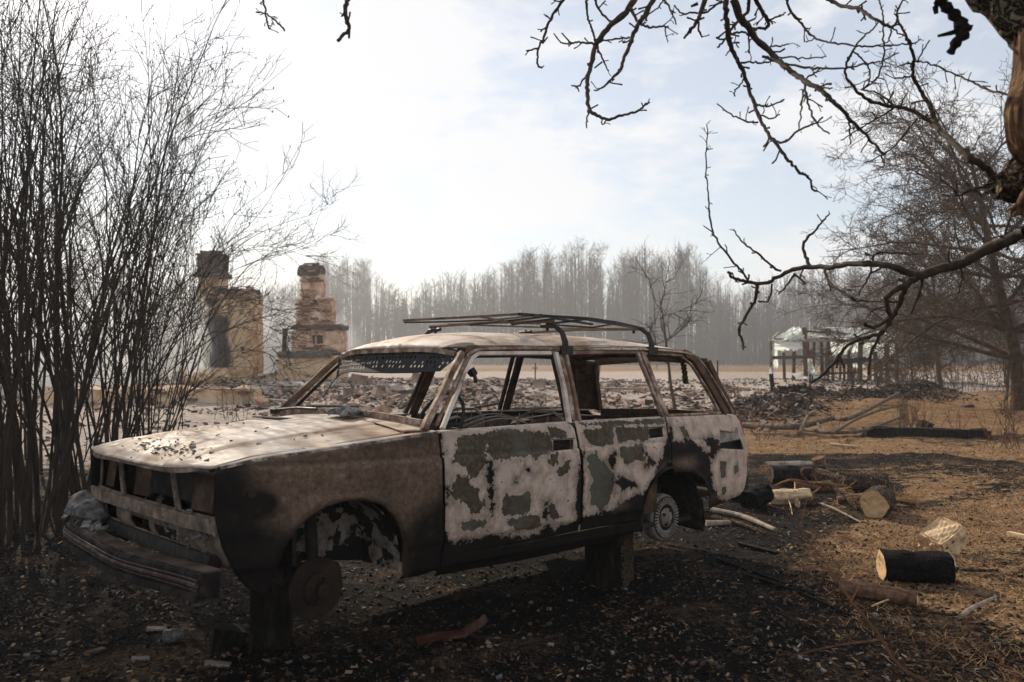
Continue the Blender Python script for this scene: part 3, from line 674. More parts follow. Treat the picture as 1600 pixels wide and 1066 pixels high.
# --- roof
def roof_surf(x, y):
    x = np.asarray(x, float); y = np.asarray(y, float)
    zc = np.interp(x, [-.80, -.74, -.62, -.45, -.2, .2, .8, 1.2, 1.42, 1.55, 1.63, 1.67], [1.33, 1.372, 1.412, 1.438, 1.458, 1.475, 1.475, 1.458, 1.432, 1.402, 1.37, 1.34])
    ze = np.interp(x, [-.80, -.74, -.6, -.4, 0, .5, .9, 1.5, 1.6, 1.67], [1.31, 1.34, 1.368, 1.384, 1.384, 1.37, 1.352, 1.332, 1.318, 1.30])
    t = np.clip(np.abs(y) / .60, 0, 1); z = ze + (zc - ze) * (1 - t ** 3.2) - .004 * np.exp(-((np.abs(y) - .44) / .008) ** 2)
    return x, y, z + (fbm(x * 2.3, y * 2.3, 71, 3) - .5) * .018
rp_ = smooth_poly([(1.52, .585), (1.60, .52), (1.645, .35), (1.66, 0), (1.645, -.35), (1.60, -.52), (1.52, -.585)], False, 5) + smooth_poly([(.8, -.598), (0, -.598), (-.55, -.58), (-.70, -.53), (-.76, -.3), (-.77, 0), (-.76, .3), (-.70, .53), (-.55, .58), (0, .598), (.8, .598)], False, 4)
roof_at = lambda P: {'burn': np.minimum(np.minimum(sdf(P, [(1.62, .45), (1.62, .62), (1.45, .62), (1.45, .5)]), 1), .02 + np.abs(sdf(P, rp_)) * .6)}
panel('roof', rp_, roof_surf, M['top'], car, .02, attrs=roof_at, side=2, thick=.008)
b = MB(); X = smooth_poly([(1.615, -.55), (1.64, -.3), (1.652, 0), (1.64, .3), (1.615, .55)], False, 5)
b.bar([(x - .012, y, float(roof_surf(x, y)[2]) - .022) for x, y in X], .03, .026); b.build('windscreen_header', M['pillar'], car)
for xx in (.82, .0, -.6):
    b = MB(); Y = np.linspace(-.56, .56, 12); b.bar([(xx, y, float(roof_surf(xx, y)[2]) - .035) for y in Y], .05, .02); b.build('roof_bow', M['inner'], car)

# --- hood and cowl
def hood_surf(x, y):
    x = np.asarray(x, float); y = np.asarray(y, float)
    ed = ztop(x) + .012; t = np.clip(np.abs(y) / .74, 0, 1); cr = np.interp(x, [1.9, 2.05, 2.7, 2.95, 3.04], [.055, .052, .036, .022, .012])
    z = ed + cr * (1 - t ** 2.4)
    z = z + .010 * sstep(.468, .456, np.abs(y)) * sstep(3.0, 2.9, x)                   # raised middle field
    z = z - .026 * sstep(2.985, 3.05, x) ** 2
    return x, y, z + (fbm(x * 3, y * 3, 81, 3) - .5) * .016
hp = smooth_poly([(2.955, .712), (3.0, .69), (3.035, .5), (3.05, .25), (3.055, 0), (3.05, -.25), (3.035, -.5), (3.0, -.69), (2.955, -.712)], False, 4) + [(2.6, -.725), (2.085, -.722)] + smooth_poly([(2.07, -.70), (2.04, -.35), (2.03, 0), (2.04, .35), (2.07, .70)], False, 5) + [(2.085, .722), (2.6, .725)]
hood = panel('hood', hp, hood_surf, M['top'], car, .014, attrs=lambda P: {'burn': np.minimum(.022 + np.abs(sdf(P, hp)) * .5, 1) - .03 * bump_(P[:, 0], P[:, 1], 2.9, -.1, .1, .3)}, side=2, thick=.012)
b = MB(); b.bar([(x - .005, y, float(hood_surf(min(x, 3.04), y)[2]) - .014) for x, y in smooth_poly([(2.99, .69), (3.035, .5), (3.05, 0), (3.035, -.5), (2.99, -.69)], False, 6)], .010, .022); b.build('hood_lip', M['beam'], hood)
b = MB()                                                                                # crust of burnt paint on the hood
for i in range(120):
    y = rng.gauss(.15, .24) if i < 95 else rng.uniform(-.6, .6); x = rng.gauss(2.93, .04) if i < 95 else rng.uniform(2.3, 2.9)
    b.box((x, y, float(hood_surf(x, y)[2]) + .004), (rng.uniform(.004, .022), rng.uniform(.004, .013), .003), (rng.uniform(-.4, .4), rng.uniform(-.4, .4), rng.uniform(0, 3)), jit=.002)
o = b.build('paint_flakes', M['slag'], hood); o['kind'] = 'stuff'
cowl_poly = smooth_poly([(2.062, .70), (2.03, .35), (2.02, 0), (2.03, -.35), (2.062, -.70)], False, 5) + [(1.97, -.745), (1.90, -.72)] + smooth_poly([(1.90, -.70), (1.945, -.35), (1.955, 0), (1.945, .35), (1.90, .70)], False, 5) + [(1.97, .745)]
panel('cowl_panel', cowl_poly, lambda x, y: (x, y, .915 + .05 * (1 - (np.abs(y) / .75) ** 2.2) + (2.06 - x) * .12), M['top'], car, .014, attrs=lambda P: {'burn': np.full(len(P), .2)}, side=2)
b = MB(); b.box((2.19, -.30, float(hood_surf(2.19, -.3)[2]) + .003), (.10, .30, .006)); b.build('air_vent', M['charb'], hood)
b = MB(); b.bar([(1.93, .70, .955), (1.958, .35, .985), (1.965, 0, .993), (1.958, -.35, .985), (1.93, -.70, .955)], .02, .03); b.build('windscreen_sill', M['pillar'], car)
b = MB(); b.tube([(2.0, -.62, .985), (1.99, -.4, 1.0), (1.985, -.2, 1.0)], .008, 6); b.box((2.0, -.64, .98), (.05, .04, .03), (0, .3, .4)); b.build('wiper_arm', M['rack'], car)
# crumpled foil on the cowl
V = []; n1_ = 12
for i in range(n1_):
    for j in range(n1_):
        u, v = i / (n1_ - 1), j / (n1_ - 1); V.append((2.10 - u * .12 + rng.uniform(-.008, .008), .05 + v * .24 + rng.uniform(-.008, .008), .972 + .030 * math.sin(u * 3.1) * math.sin(v * 3.1) + rng.uniform(0, .03)))
o = obj('crumpled_foil', V, [(i * n1_ + j, (i + 1) * n1_ + j, (i + 1) * n1_ + j + 1, i * n1_ + j + 1) for i in range(n1_ - 1) for j in range(n1_ - 1)], M['slag'], car); sm = o.modifiers.new('t', 'SOLIDIFY'); sm.thickness = .003

# --- front end
XF = 2.965
def fy(s, y): return s * y
fp = [( -.735, .785), (.735, .785), (.745, .60), (.735, .50), (.70, .40), (-.70, .40), (-.735, .50), (-.745, .60)]
g_ = lambda y0, y1, z0, z1: [(y0, z0), (y1, z0), (y1, z1), (y0, z1)]
holes = [g_(-.70, .705, .607, .768), g_(-.58, -.40, .455, .53), g_(-.20, .03, .452, .515), g_(.09, .34, .452, .51)]
panel('front_panel', fp, lambda y, z: (XF + .022 * np.exp(-((z - .575) / .022) ** 2) - .03 * (np.abs(y) / .74) ** 4 - .05 * sstep(.50, .40, z), y, z), M['beam'], car, .012, holes=holes, side=3, thick=.008)
for y0, y1 in ((-.345, -.275), (.295, .375)):
    pl = [(y0 - .022, .775), (y0 + .024, .775), (y1 + .024, .600), (y1 - .022, .600)]
    hs = [[(y0 + (y1 - y0) * f + .009 * math.cos(a), .775 - .175 * f + .014 * math.sin(a)) for a in np.linspace(0, 6.283, 9)[:-1]] for f in (.22, .5, .78)]
    panel('grille_bracket', pl, lambda y, z: (XF + .012 + 0 * y, y, z), M['frame'], car, .006, holes=hs, side=3, thick=.012).data.materials[0] = M['beam']
for y0, y1 in ((-.29, -.13), (.39, .56), (-.70, -.60)):
    b = MB(); b.box((XF - .06, (y0 + y1) / 2, .69), (.006, y1 - y0, .18), (0, R(-6), R(4)), jit=.004); b.build('headlight_backplate', M['boardp'], car)
b = MB(); b.box((2.80, 0, .70), (.01, 1.44, .22)); b.build('radiator_support', M['charb'], car)
b = MB(); b.bar([(2.972, -.74, .575), (3.0, -.5, .578), (3.006, 0, .58), (3.0, .5, .578), (2.972, .74, .575)], .012, .055, up=(0, 0, 1)); b.build('front_crossbeam', M['beam'], car)
b = MB()
b.box((2.55, 0, .60), (.02, 1.2, .5)); b.box((2.10, 0, .62), (.02, 1.35, .55)); b.box((2.93, 0, .42), (.05, 1.3, .06)); b.build('engine_bulkhead', M['charb'], car)
b = MB(); b.box((2.35, .0, .52), (.5, .36, .30), jit=.02); b.box((2.35, .02, .72), (.4, .2, .12), jit=.02); b.tube([(2.5, -.3, .6), (2.2, -.28, .66)], .05, 10); b.build('engine_block', M['charb'], car)
# bumper, knocked askew, with its trim strips
bp = smooth_poly([(3.02, -.93), (3.07, -.80), (3.10, -.5), (3.115, 0), (3.10, .45), (3.075, .84)], False, 6)
zb = lambda y: .375 + .012 * y - .018 * np.exp(-((y - .1) / .4) ** 2)
B_ = car
b = MB(); b.bar([(x - .045, y, zb(y) - .005) for x, y in bp], 0.085, .10); b.v = [(q[0] + rng.uniform(-.005, .005), q[1], q[2] + rng.uniform(-.005, .005)) for q in b.v]; bo = b.build('front_bumper', M['bumper'], car, bevel=.012)
b = MB(); b.bar([(x - .052, y, zb(y) + .047) for x, y in bp], .07, .006); b.build('bumper_top_plate', M['bumptop'], bo)
for dz, r in ((.020, .004), (.002, .009), (-.016, .004)):
    b = MB(); b.tube([(x + .008 + rng.uniform(-.002, .002), y, zb(y) + dz) for x, y in bp], r, 6); b.build('trim_strip', M['strip'], bo)
b = MB(); b.bar([(x + .008, y, zb(y) - .045) for x, y in bp], .012, .03); b.build('lower_skirt', M['bumper'], bo)
b = MB(); b.bar([(3.03, -.92, .38), (2.99, -.965, .375), (2.90, -.955, .37), (2.80, -.93, .36)], .03, .11); b.build('bumper_end', M['bumper'], bo)
for y in (-.45, .45):
    b = MB(); b.box((2.99, y, .39), (.10, .05, .04)); b.build('bumper_bracket', M['charb'], car)
# melted lump lying on the bumper's right end
b = MB(); n_ = 16; V = []; Fq = []
for i in range(n_):
    for j in range(n_):
        th, ph = 2 * math.pi * j / n_, math.pi * i / (n_ - 1); r = 1 + .75 * (float(vn(abs(th - 3.14) * 1.6, ph * 2.4, 5)) - .5) + rng.uniform(-.05, .05)
        V.append((2.99 + .085 * r * math.sin(ph) * math.cos(th), -.72 + .15 * r * math.sin(ph) * math.sin(th), .475 + .075 * r * math.cos(ph) * (1 - .25 * math.sin(th * 2 + 1))))
Fq = [(i * n_ + j, i * n_ + (j + 1) % n_, (i + 1) * n_ + (j + 1) % n_, (i + 1) * n_ + j) for i in range(n_ - 1) for j in range(n_)]
obj('melted_lamp_lump', V, Fq, M['slag'], car, True)
b = MB()
for i in range(26):
    y = rng.uniform(-.9, -.35); b.box((3.05 + rng.uniform(-.05, .01), y, zb(y) + .065), (rng.uniform(.01, .04), rng.uniform(.01, .05), .012), (rng.random(), rng.random(), rng.random() * 3), jit=.004)
for i in range(40):
    y = rng.uniform(.25, .74); b.box((2.985 + rng.uniform(-.02, .02), y, rng.uniform(.47, .615)), (rng.uniform(.006, .015), rng.uniform(.008, .022), rng.uniform(.005, .014)), (rng.random(), rng.random(), rng.random() * 3), jit=.003)
b.build('burnt_residue', M['slag'], car)['kind'] = 'stuff'

# --- underbody, wheel houses, axles
b = MB(); b.box((.65, 0, .27), (2.5, 1.40, .03)); b.box((.9, 0, .33), (2.0, .24, .12)); b.box((-.72, 0, .40), (.55, 1.30, .04)); b.build('floor_pan', M['charb'], car)
b = MB(); b.box((-.15, 0, .60), (.9, .95, .03)); b.box((-1.0, 0, .42), (.04, 1.30, .14)); b.box((-.62, .0, .28), (.5, .7, .16), jit=.02); b.build('load_floor', M['charb'], car)
def wheelhouse(cx, cz, r, s, mat, deep=.34, a0=-8, a1=188):
    V = []; n = 22; A = np.linspace(a0, a1, n); ys = (s * .775, s * (.775 - deep * .5), s * (.775 - deep))
    for y in ys:
        for a in A: V.append((cx + r * math.cos(R(a)), y, cz + r * 1.0 * math.sin(R(a))))
    Fq = [(k * n + i, k * n + i + 1, (k + 1) * n + i + 1, (k + 1) * n + i) for k in (0, 1) for i in range(n - 1)]
    b = len(V); V.append((cx, ys[2], cz)); Fq += [(2 * n + i, 2 * n + i + 1, b) for i in range(n - 1)]
    o = obj('wheel_house', V, Fq, mat, car, False); m_ = o.modifiers.new('t', 'SOLIDIFY'); m_.thickness = .006; return o
for s in (1, -1):
    wheelhouse(2.43, .335, .318, s, M['house'], .30); wheelhouse(-.03, .30, .325, s, M['charb'], .30)
b = MB(); b.tube([(-.05, -.66, .30), (-.05, .62, .30)], .035, 12); b.lathe([(.05, -.12), (.12, -.06), (.12, .06), (.05, .12)], (-.05, 0, .30), 16); b.build('rear_axle', M['charb'], car, True)
def drum(s):
    t = MB(); y = s * .70; c = (-.06, 0, .30)
    t.lathe([(.10, s * .60), (.146, s * .61), (.150, s * .66), (.146, s * .685), (.140, s * .690)], c, 40)
    o = t.build('rear_brake_drum', M['drum'] if s > 0 else M['charb'], car, False, .002)
    t = MB(); t.lathe([(.14, s * .688), (.13, s * .697), (.085, s * .700), (.08, s * .694), (.062, s * .694), (.058, s * .706), (.04, s * .712), (.03, s * .72), (.012, s * .722)], c, 40)
    t.build('drum_face', M['drum'], o, False)
    t = MB(); t.lathe([(.134, s * .6985), (.134, s * .7012), (.090, s * .7012), (.088, s * .6985)], c, 40); t.build('drum_shade_ring', M['charb'], o, False)  # black ring laid on the face, painting the shade between the ribs
    for k in range(36):
        a = 2 * math.pi * k / 36; t = MB(); t.box((c[0] + .108 * math.cos(a), s * .702, c[2] + .108 * math.sin(a)), (.040, .013, .0085), (0, -a, 0)); t.build('drum_rib', M['drum'], o)
    for k in range(4):
        a = 2 * math.pi * k / 4 + .5; t = MB(); t.lathe([(.008, s * .70), (.008, s * .725)], (c[0] + .049 * math.cos(a), 0, c[2] + .049 * math.sin(a)), 8); t.build('wheel_stud', M['charb'], o)
drum(1); drum(-1)
def disc(s):
    c = (2.45, 0, .238); t = MB()
    t.lathe([(.05, s * .60), (.134, s * .605), (.136, s * .612), (.134, s * .622), (.075, s * .626), (.072, s * .65), (.055, s * .655), (.034, s * .66), (.032, s * .69), (.018, s * .695)], c, 36)
    o = t.build('front_brake_disc', M['disc'], car, False, .002)
    t = MB(); t.box((c[0] - .105, s * .585, c[2] + .03), (.06, .06, .12), (0, .2, 0)); t.build('brake_caliper', M['disc'], o, bevel=.008)
    for k in range(4):
        a = 2 * math.pi * k / 4 + .3; t = MB(); t.lathe([(.008, s * .65), (.008, s * .675)], (c[0] + .047 * math.cos(a), 0, c[2] + .047 * math.sin(a)), 8); t.build('wheel_stud', M['disc'], o)
    t = MB(); t.tube([(2.45, s * .60, .238), (2.44, s * .48, .25), (2.42, s * .30, .29)], [.045, .03, .03], 8); t.tube([(2.43, s * .55, .33), (2.40, s * .46, .60)], .028, 10); t.tube([(2.43, s * .55, .21), (2.42, s * .30, .27)], .022, 8); t.build('suspension_arm', M['charb'], car)
disc(1); disc(-1)
b = MB(); b.box((2.42, 0, .25), (.14, .8, .08)); b.build('front_crossmember', M['charb'], car)
V = [(-.36, .775, .40), (-.36, .50, .40), (-.40, .50, .20), (-.385, .77, .18), (-.37, .79, .26)]
o = obj('mud_flap', V, [(0, 1, 2, 3, 4)], M['charb'], car); mm = o.modifiers.new('t', 'SOLIDIFY'); mm.thickness = .008
b = MB(); b.tube([(-1.03, .62, .46), (-1.10, .60, .45)], .03, 8); b.bar([(-1.13, -.72, .44), (-1.17, 0, .44), (-1.13, .66, .44)], .05, .10); b.build('rear_bumper', M['charb'], car, bevel=.01)

# --- inside
b = MB(); b.box((1.70, 0, .78), (.34, 1.36, .16), jit=.015); b.box((1.78, 0, .55), (.05, 1.36, .5)); b.box((1.58, .35, .84), (.14, .36, .07)); b.build('dashboard', M['inner'], car)
b = MB(); b.lathe([(.01, 0), (.01, .001)], (0, 0, 0), 3); b = MB()
sw = [(1.56 + .02 * 0 - .075 * math.sin(a), .36 + .185 * math.cos(a), .93 + .165 * math.sin(a)) for a in np.linspace(0, 2 * math.pi, 33)]
b.tube(sw, .010, 6, cap=False); b.tube([(1.56, .18, .93), (1.58, .36, .915), (1.56, .54, .93)], .008, 6); b.tube([(1.58, .36, .915), (1.75, .36, .82)], .02, 8); b.build('steering_wheel', M['rack'], car)
def seat(cx, cy, wdt, name='seat_frame', mat=None):
    b = MB(); b.tube([(cx - .16, cy - wdt / 2, .42), (cx - .22, cy - wdt / 2, .72), (cx - .26, cy - wdt / 2 + .04, .94), (cx - .27, cy - wdt * .2, .985), (cx - .27, cy + wdt * .2, .985), (cx - .26, cy + wdt / 2 - .04, .94), (cx - .22, cy + wdt / 2, .72), (cx - .16, cy + wdt / 2, .42)], .011, 6)
    b.tube([(cx - .16, cy - wdt / 2, .42), (cx + .3, cy - wdt / 2, .44), (cx + .3, cy + wdt / 2, .44), (cx - .16, cy + wdt / 2, .42)], .012, 6)
    for k in range(5):
        z = .52 + k * .085; b.tube([(cx - .19 - k * .015, cy - wdt / 2, z), (cx - .20 - k * .015, cy, z + rng.uniform(-.03, .03)), (cx - .19 - k * .015, cy + wdt / 2, z)], .005, 5)
    for k in range(4):
        y = cy - wdt / 2 + (k + .5) * wdt / 4; b.tube([(cx - .17, y, .45), (cx - .26, y + rng.uniform(-.03, .03), .97)], .004, 5)
    return b.build(name, mat or M['drum'], car)
seat(1.02, .36, .46); seat(1.02, -.36, .46)
b = MB(); b.tube([(.12, -.6, .50), (-.02, -.6, .88), (-.04, -.3, .93), (-.04, .3, .93), (-.02, .6, .88), (.12, .6, .50)], .012, 6); b.tube([(.1, -.55, .5), (.5, -.55, .5), (.5, .55, .5), (.1, .55, .5)], .012, 6); b.build('rear_seat_frame', M['inner'], car)
b = MB()
for k in range(3): b.tube([(1.25 + k * .04, .1 + .12 * math.sin(t * 3.1 + k), .90 + .035 * math.sin(t * 2 + k)) if False else (1.45 - t * .5, .40 + k * .04, .93 + .05 * math.sin(3.14 * t) - k * .012) for t in np.linspace(0, 1, 9)], .0035, 5)
b.tube([(1.72, .60, .96), (1.60, .55, .975), (1.53, .52, .965), (1.55, .52, .90)], .007, 6); b.build('loose_wires', M['drum'], car)
b = MB(); b.box((1.30, -.66, .62), (1.6, .02, .5)); b.box((-.1, -.66, .66), (1.2, .02, .5)); b.build('inner_side_panel', M['innerl'], car)
b = MB(); b.box((.55, -.02, .86), (.10, .12, .10), (0, .2, .3), jit=.02); b.build('door_lock_remains', M['inner'], car)
# rear opening: tailgate frame with hinges
tg = MB(); tg.bar([(-1.0, -.62, .93), (-1.02, 0, .945), (-1.0, .62, .93)], .05, .05); tg.build('tailgate_sill', M['rust'], car)
tg = MB(); tg.bar([(-.80, -.52, 1.335), (-.82, 0, 1.36), (-.80, .52, 1.335)], .05, .04); tg.build('tailgate_header', M['rust'], car)
for s in (1, -1):
    tg = MB(); tg.bar([(-.79, s * .535, 1.33), (-.86, s * .58, 1.16), (-.97, s * .635, .95)], .045, .05, up=(0, 1, 0)); tg.build('tailgate_post', M['rust'], car)
    b = MB()
    pts = [(-.55 - .10 * t + .02 * math.sin(t * 25), s * (.50 - .05 * t), 1.31 - .13 * t + .02 * math.cos(t * 25)) for t in np.linspace(0, 1, 30)]
    b.tube(pts, .013, 7); b.box((-.52, s * .50, 1.33), (.08, .05, .03)); b.build('tailgate_hinge', M['rust'], car)
pt = MB(); tgp = [(-.66, .94), (.66, .94), (.68, .80), (.66, .45), (-.66, .45), (-.68, .80)]
panel('tailgate', tgp, lambda y, z: (-1.02 - .03 * np.cos(y * 2.2) - .05 * sstep(.95, .6, z), y, z), M['innerl'], car, .03, side=3, thick=.02)
b = MB(); p0, p1 = cpx(1108, 650, 1, .66), cpx(1150, 637, 1, .60); b.bar([p0, (np.array(p0) + p1) / 2 + [0, 0, .004], p1], .018, .008); b.build('bent_trim', M['charb'], car)

# --- perforated sun strip hanging in the windscreen
wsP = lambda v: np.array([1.60 - .0, 0, 0])
def vis_surf(y, z):                      # z measured down from the header
    zz = 1.345 - z - .012 * (np.abs(y) / .55) ** 2
    return 1.628 - .03 * (np.abs(y) / .55) ** 2 + z * .55, y, zz
vp = [(.555, .0), (.575, .045), (.50, .122), (.30, .138), (.1, .142), (-.15, .138), (-.33, .128), (-.41, .135), (-.475, .155), (-.53, .09), (-.575, .03), (-.56, .0)]
hl = []
for r_ in range(4):
    for c_ in range(34):
        y = -.53 + c_ * .032 + (r_ % 2) * .016 + rng.uniform(-.004, .004); z = .026 + r_ * .025 + rng.uniform(-.003, .003)
        if z > .115 or rng.random() < .22: continue
        hl.append([(y + .0088 * math.cos(a) * rng.uniform(.7, 1.15), z + .0098 * math.sin(a) * rng.uniform(.7, 1.1)) for a in np.linspace(0, 2 * math.pi, 7)[:-1]])
panel('perforated_sun_strip', vp, vis_surf, M['visor'], car, .0042, holes=hl, side=3, thick=.002, corners=False)
b = MB(); b.tube([tuple(cpx(505 + t * 42, 622 - 40 * t - 12 * math.sin(3.1 * t), 0, 1.70)) for t in np.linspace(0, 1, 8)], .003, 5); b.build('hanging_wire', M['charb'], car)
b = MB(); pm = cpx(738, 582, 1, .62); b.box(pm, (.034, .03, .038), (.3, .6, .2), jit=.006); b.tube([pm + [0, .02, -.02], pm + [.01, .04, -.05]], .01, 6); b.build('mirror_stub', M['charb'], car)

# --- roof rack, collapsed
rk = bpy.data.objects.new('roof_rack', None); link(rk, car)
def foot(x, y, s):
    b = MB(); zz = 1.352 + .03 * (x < .4)
    b.tube([(x, y, zz - .01), (x, y - s * .004, zz + .05), (x, y - s * .03, zz + .11), (x, y - s * .09, zz + .15), (x, y - s * .2, zz + .155)], [.022, .020, .016, .015, .013], 8, up=(1, 0, 0))
    b.box((x, y + s * .006, zz), (.10, .02, .05)); b.tube([(x, y - s * .15, zz + .17), (x, y - s * .15, zz + .12)], .01, 6); b.build('rack_foot', M['rack'], rk)
foot(.80, .595, 1); foot(-.06, .585, 1); foot(.98, -.56, -1); foot(.13, -.56, -1)
ZR = 1.53
for (xa, xb) in ((.98, .80), (.13, -.06)):
    b = MB(); b.tube([(xa, -.47, ZR), ((xa + xb) / 2, 0, ZR + .012), (xb, .50, ZR)], .011, 8); b.build('cross_bar', M['rackbrown'], rk)
def rpx(l, zs): return [tuple(cpx(u, v, 2, z)) for (u, v), z in zip(l, zs)]
for l, w, mt in (([(630, 501), (745, 495), (812, 491)], .016, 'rackbrown'), ([(812, 491), (850, 494), (918, 498), (960, 504), (1006, 514)], .02, 'rack'),
                 ([(632, 504), (700, 503), (775, 500), (845, 492)], .012, 'rack'), ([(735, 508), (800, 501), (852, 495)], .014, 'rack'), ([(700, 507), (800, 510), (880, 513), (990, 515)], .013, 'rackbrown'),
                 ([(800, 507), (868, 498), (925, 507)], .016, 'rack'), ([(852, 507), (915, 499), (985, 511)], .016, 'rack'), ([(745, 494), (800, 504), (868, 508)], .012, 'rackbrown'), ([(868, 508), (925, 512), (968, 505)], .014, 'rack')):
    zs = [1.535 + .012 * math.sin(i * 2 + w * 300) for i in range(len(l))]
    b = MB(); b.bar(rpx(l, zs), w, w * .8); b.build('rack_slat', M[mt], rk)

# --- blocks the car stands on (things of their own)
def on_block(u, v, w, d, h, rz, label, name='support_block', pale=False):
    p = onground(u, v); t = thing(name, label, 'wooden block', (p[0], p[1], p[2] - .02), (0, 0, rz))
    b = MB(); n = 7
    b.box((0, 0, h / 2), (w, d, h), jit=.012); o = b.build('charred_body', M['char'], t, bevel=.012)
    if pale: b = MB(); b.box((w / 2 - .012, 0, h / 2 - .0), (.05, d * .96, h * .985), jit=.006); b.build('brown_end', M['logbark'], t, bevel=.006)  # end slab in brown bark colour, paler than the charred body
    return t
on_block(950, 910, .25, .30, .36, R(-20), 'square charred timber block with a brown end under the rear of the sill', pale=True)
on_block(424, 1004, .19, .24, .40, R(8), 'black charred post propping up the front of the car beside the bare brake disc')


# ================================================================== PLANTS
def nrm(v): return v / (np.linalg.norm(v) + 1e-9)
def path(p, d, L, n, wander, pull=(0, 0, 0), r=nr):
    """a wandering twig: n segments from p towards d, bent by pull"""
    o = [np.array(p, float)]; d = nrm(np.array(d, float)); pull = np.array(pull, float)
    for i in range(n):
        d = nrm(d + r.normal(0, wander, 3) + pull / n); o.append(o[-1] + d * L / n)
    return np.array(o)
def side_dir(t, ang, r=nr):
    v = r.normal(0, 1, 3); v -= t * (v @ t); v = nrm(v); return nrm(t * math.cos(ang) + v * math.sin(ang))
def cones(P0, P1, r0, r1, n=3):
    """many straight tapered sticks at once -> verts, quads"""
    P0 = np.asarray(P0, float); P1 = np.asarray(P1, float); k = len(P0); t = P1 - P0; t /= np.linalg.norm(t, axis=1, keepdims=True) + 1e-9
    u = np.where(np.abs(t[:, 2:3]) < .9, np.array([[0, 0, 1.]]), np.array([[1., 0, 0]])); a = np.cross(t, u); a /= np.linalg.norm(a, axis=1, keepdims=True) + 1e-9; b = np.cross(a, t)
    th = np.arange(n) * 2 * math.pi / n; ring = a[:, None] * np.cos(th)[None, :, None] + b[:, None] * np.sin(th)[None, :, None]
    r0 = np.broadcast_to(r0, (k,)); r1 = np.broadcast_to(r1, (k,))
    V = np.concatenate([P0[:, None] + ring * r0[:, None, None], P1[:, None] + ring * r1[:, None, None]], 1).reshape(-1, 3)
    j = np.arange(n); F = np.stack([j, (j + 1) % n, n + (j + 1) % n, n + j], -1)
    F = (np.arange(k)[:, None, None] * 2 * n + F[None]).reshape(-1, 4)
    return V, F

# ---- coppiced willows on the left, behind the bonnet
def clump(name, label, bx, by, n, hmin, hmax, lean, spread, seed, dens=1.0, rmax=.03):
    r = np.random.RandomState(seed); z0 = hz(bx, by)
    t = thing(name, label, 'bush', (bx, by, z0), group=None)
    for i in range(n):
        T = Tubes(5); a = r.uniform(0, 2 * math.pi); q = r.uniform(.05, 1) ** .7
        base = np.array([bx + spread * .38 * math.cos(a) * q, by + spread * .34 * math.sin(a) * q, z0 - .08])
        Ln = r.uniform(hmin, hmax) * (1 if i % 3 else .8) * (1 - .42 * max(0, math.cos(a) * q)) * (1 + .1 * max(0, -math.cos(a))); d = np.array([math.cos(a) * .26 * q + lean, math.sin(a) * .30 * q, 1.0])
        P = path(base, d, Ln, 12, .055, (math.cos(a) * .16 + lean * .8, 0, .10), r); rr = r.uniform(.45, 1) * rmax * (Ln / 5.5)
        T.add(P, rr * (1 - np.linspace(0, 1, 13) * .88), 6)
        for k in range(int(r.randint(6, 11) * dens)):
            s = r.uniform(.22, .97); j = int(s * 12); p = P[j] + (P[j + 1] - P[j]) * (s * 12 - j); tg = nrm(P[j + 1] - P[j])
            L1 = r.uniform(.5, 1.9) * (1.15 - s * .55); D = side_dir(tg, r.uniform(.25, .62), r); D[2] = abs(D[2]) * .7 + .15
            Q = path(p, D, L1, 7, .13, (0, 0, .35), r); r1 = rr * (1 - s * .85) * .5 + .0022
            T.add(Q, r1 * (1 - np.linspace(0, 1, 8) * .75), 4)
            for m in range(int(r.randint(3, 7) * dens)):
                s2 = r.uniform(.15, 1); j2 = min(int(s2 * 7), 6); p2 = Q[j2] + (Q[j2 + 1] - Q[j2]) * (s2 * 7 - j2)
                L2 = r.uniform(.18, .65); W = path(p2, side_dir(nrm(Q[j2 + 1] - Q[j2]), r.uniform(.4, 1.0), r), L2, 4, .16, (0, 0, .25), r)
                T.add(W, .0034 * (1 - np.linspace(0, 1, 5) * .6), 3)
                for g in range(3):
                    s3 = r.uniform(.3, 1); j3 = min(int(s3 * 4), 3); p3 = W[j3] + (W[j3 + 1] - W[j3]) * (s3 * 4 - j3)
                    e = p3 + side_dir(nrm(W[j3 + 1] - W[j3]), .7, r) * r.uniform(.03, .16); T.add([p3, (p3 + e) / 2 + r.normal(0, .006, 3), e], [.0024, .002, .0016], 3)
                    if r.rand() < .35: T.add([e, e + np.array([0, 0, .010]), e + np.array([0, 0, .022])], [.0025, .0055, .001], 4)
        T.build('stem', M['bark'], t, origin=(bx, by, z0))
    return t
def gx_(u, v): p = onground(u, v); return p[0], p[1]
clump('willow_bush', 'bare willow clump at the left edge of the picture, nearest the camera', *gx_(-10, 850), 24, 4.4, 5.6, -.02, 1.6, 101, rmax=.030)
clump('willow_bush', 'bare dark willow clump just left of the burnt car bumper', *gx_(75, 815), 26, 4.6, 5.8, .0, 1.5, 102, rmax=.028)
clump('willow_bush', 'bare willow clump right behind the front corner of the bonnet', *gx_(165, 775), 22, 4.2, 5.4, -.01, 1.4, 103, rmax=.025)
clump('willow_bush', 'bare willow clump rising behind the middle of the bonnet, just left of the leaning sapling', *gx_(232, 735), 15, 3.3, 4.5, -.02, 1.1, 104, rmax=.020)
clump('willow_bush', 'thin willow clump farther back, in front of the left chimney ruin', *gx_(40, 725), 16, 5.4, 6.8, -.04, 2.2, 105, rmax=.034, dens=.8)
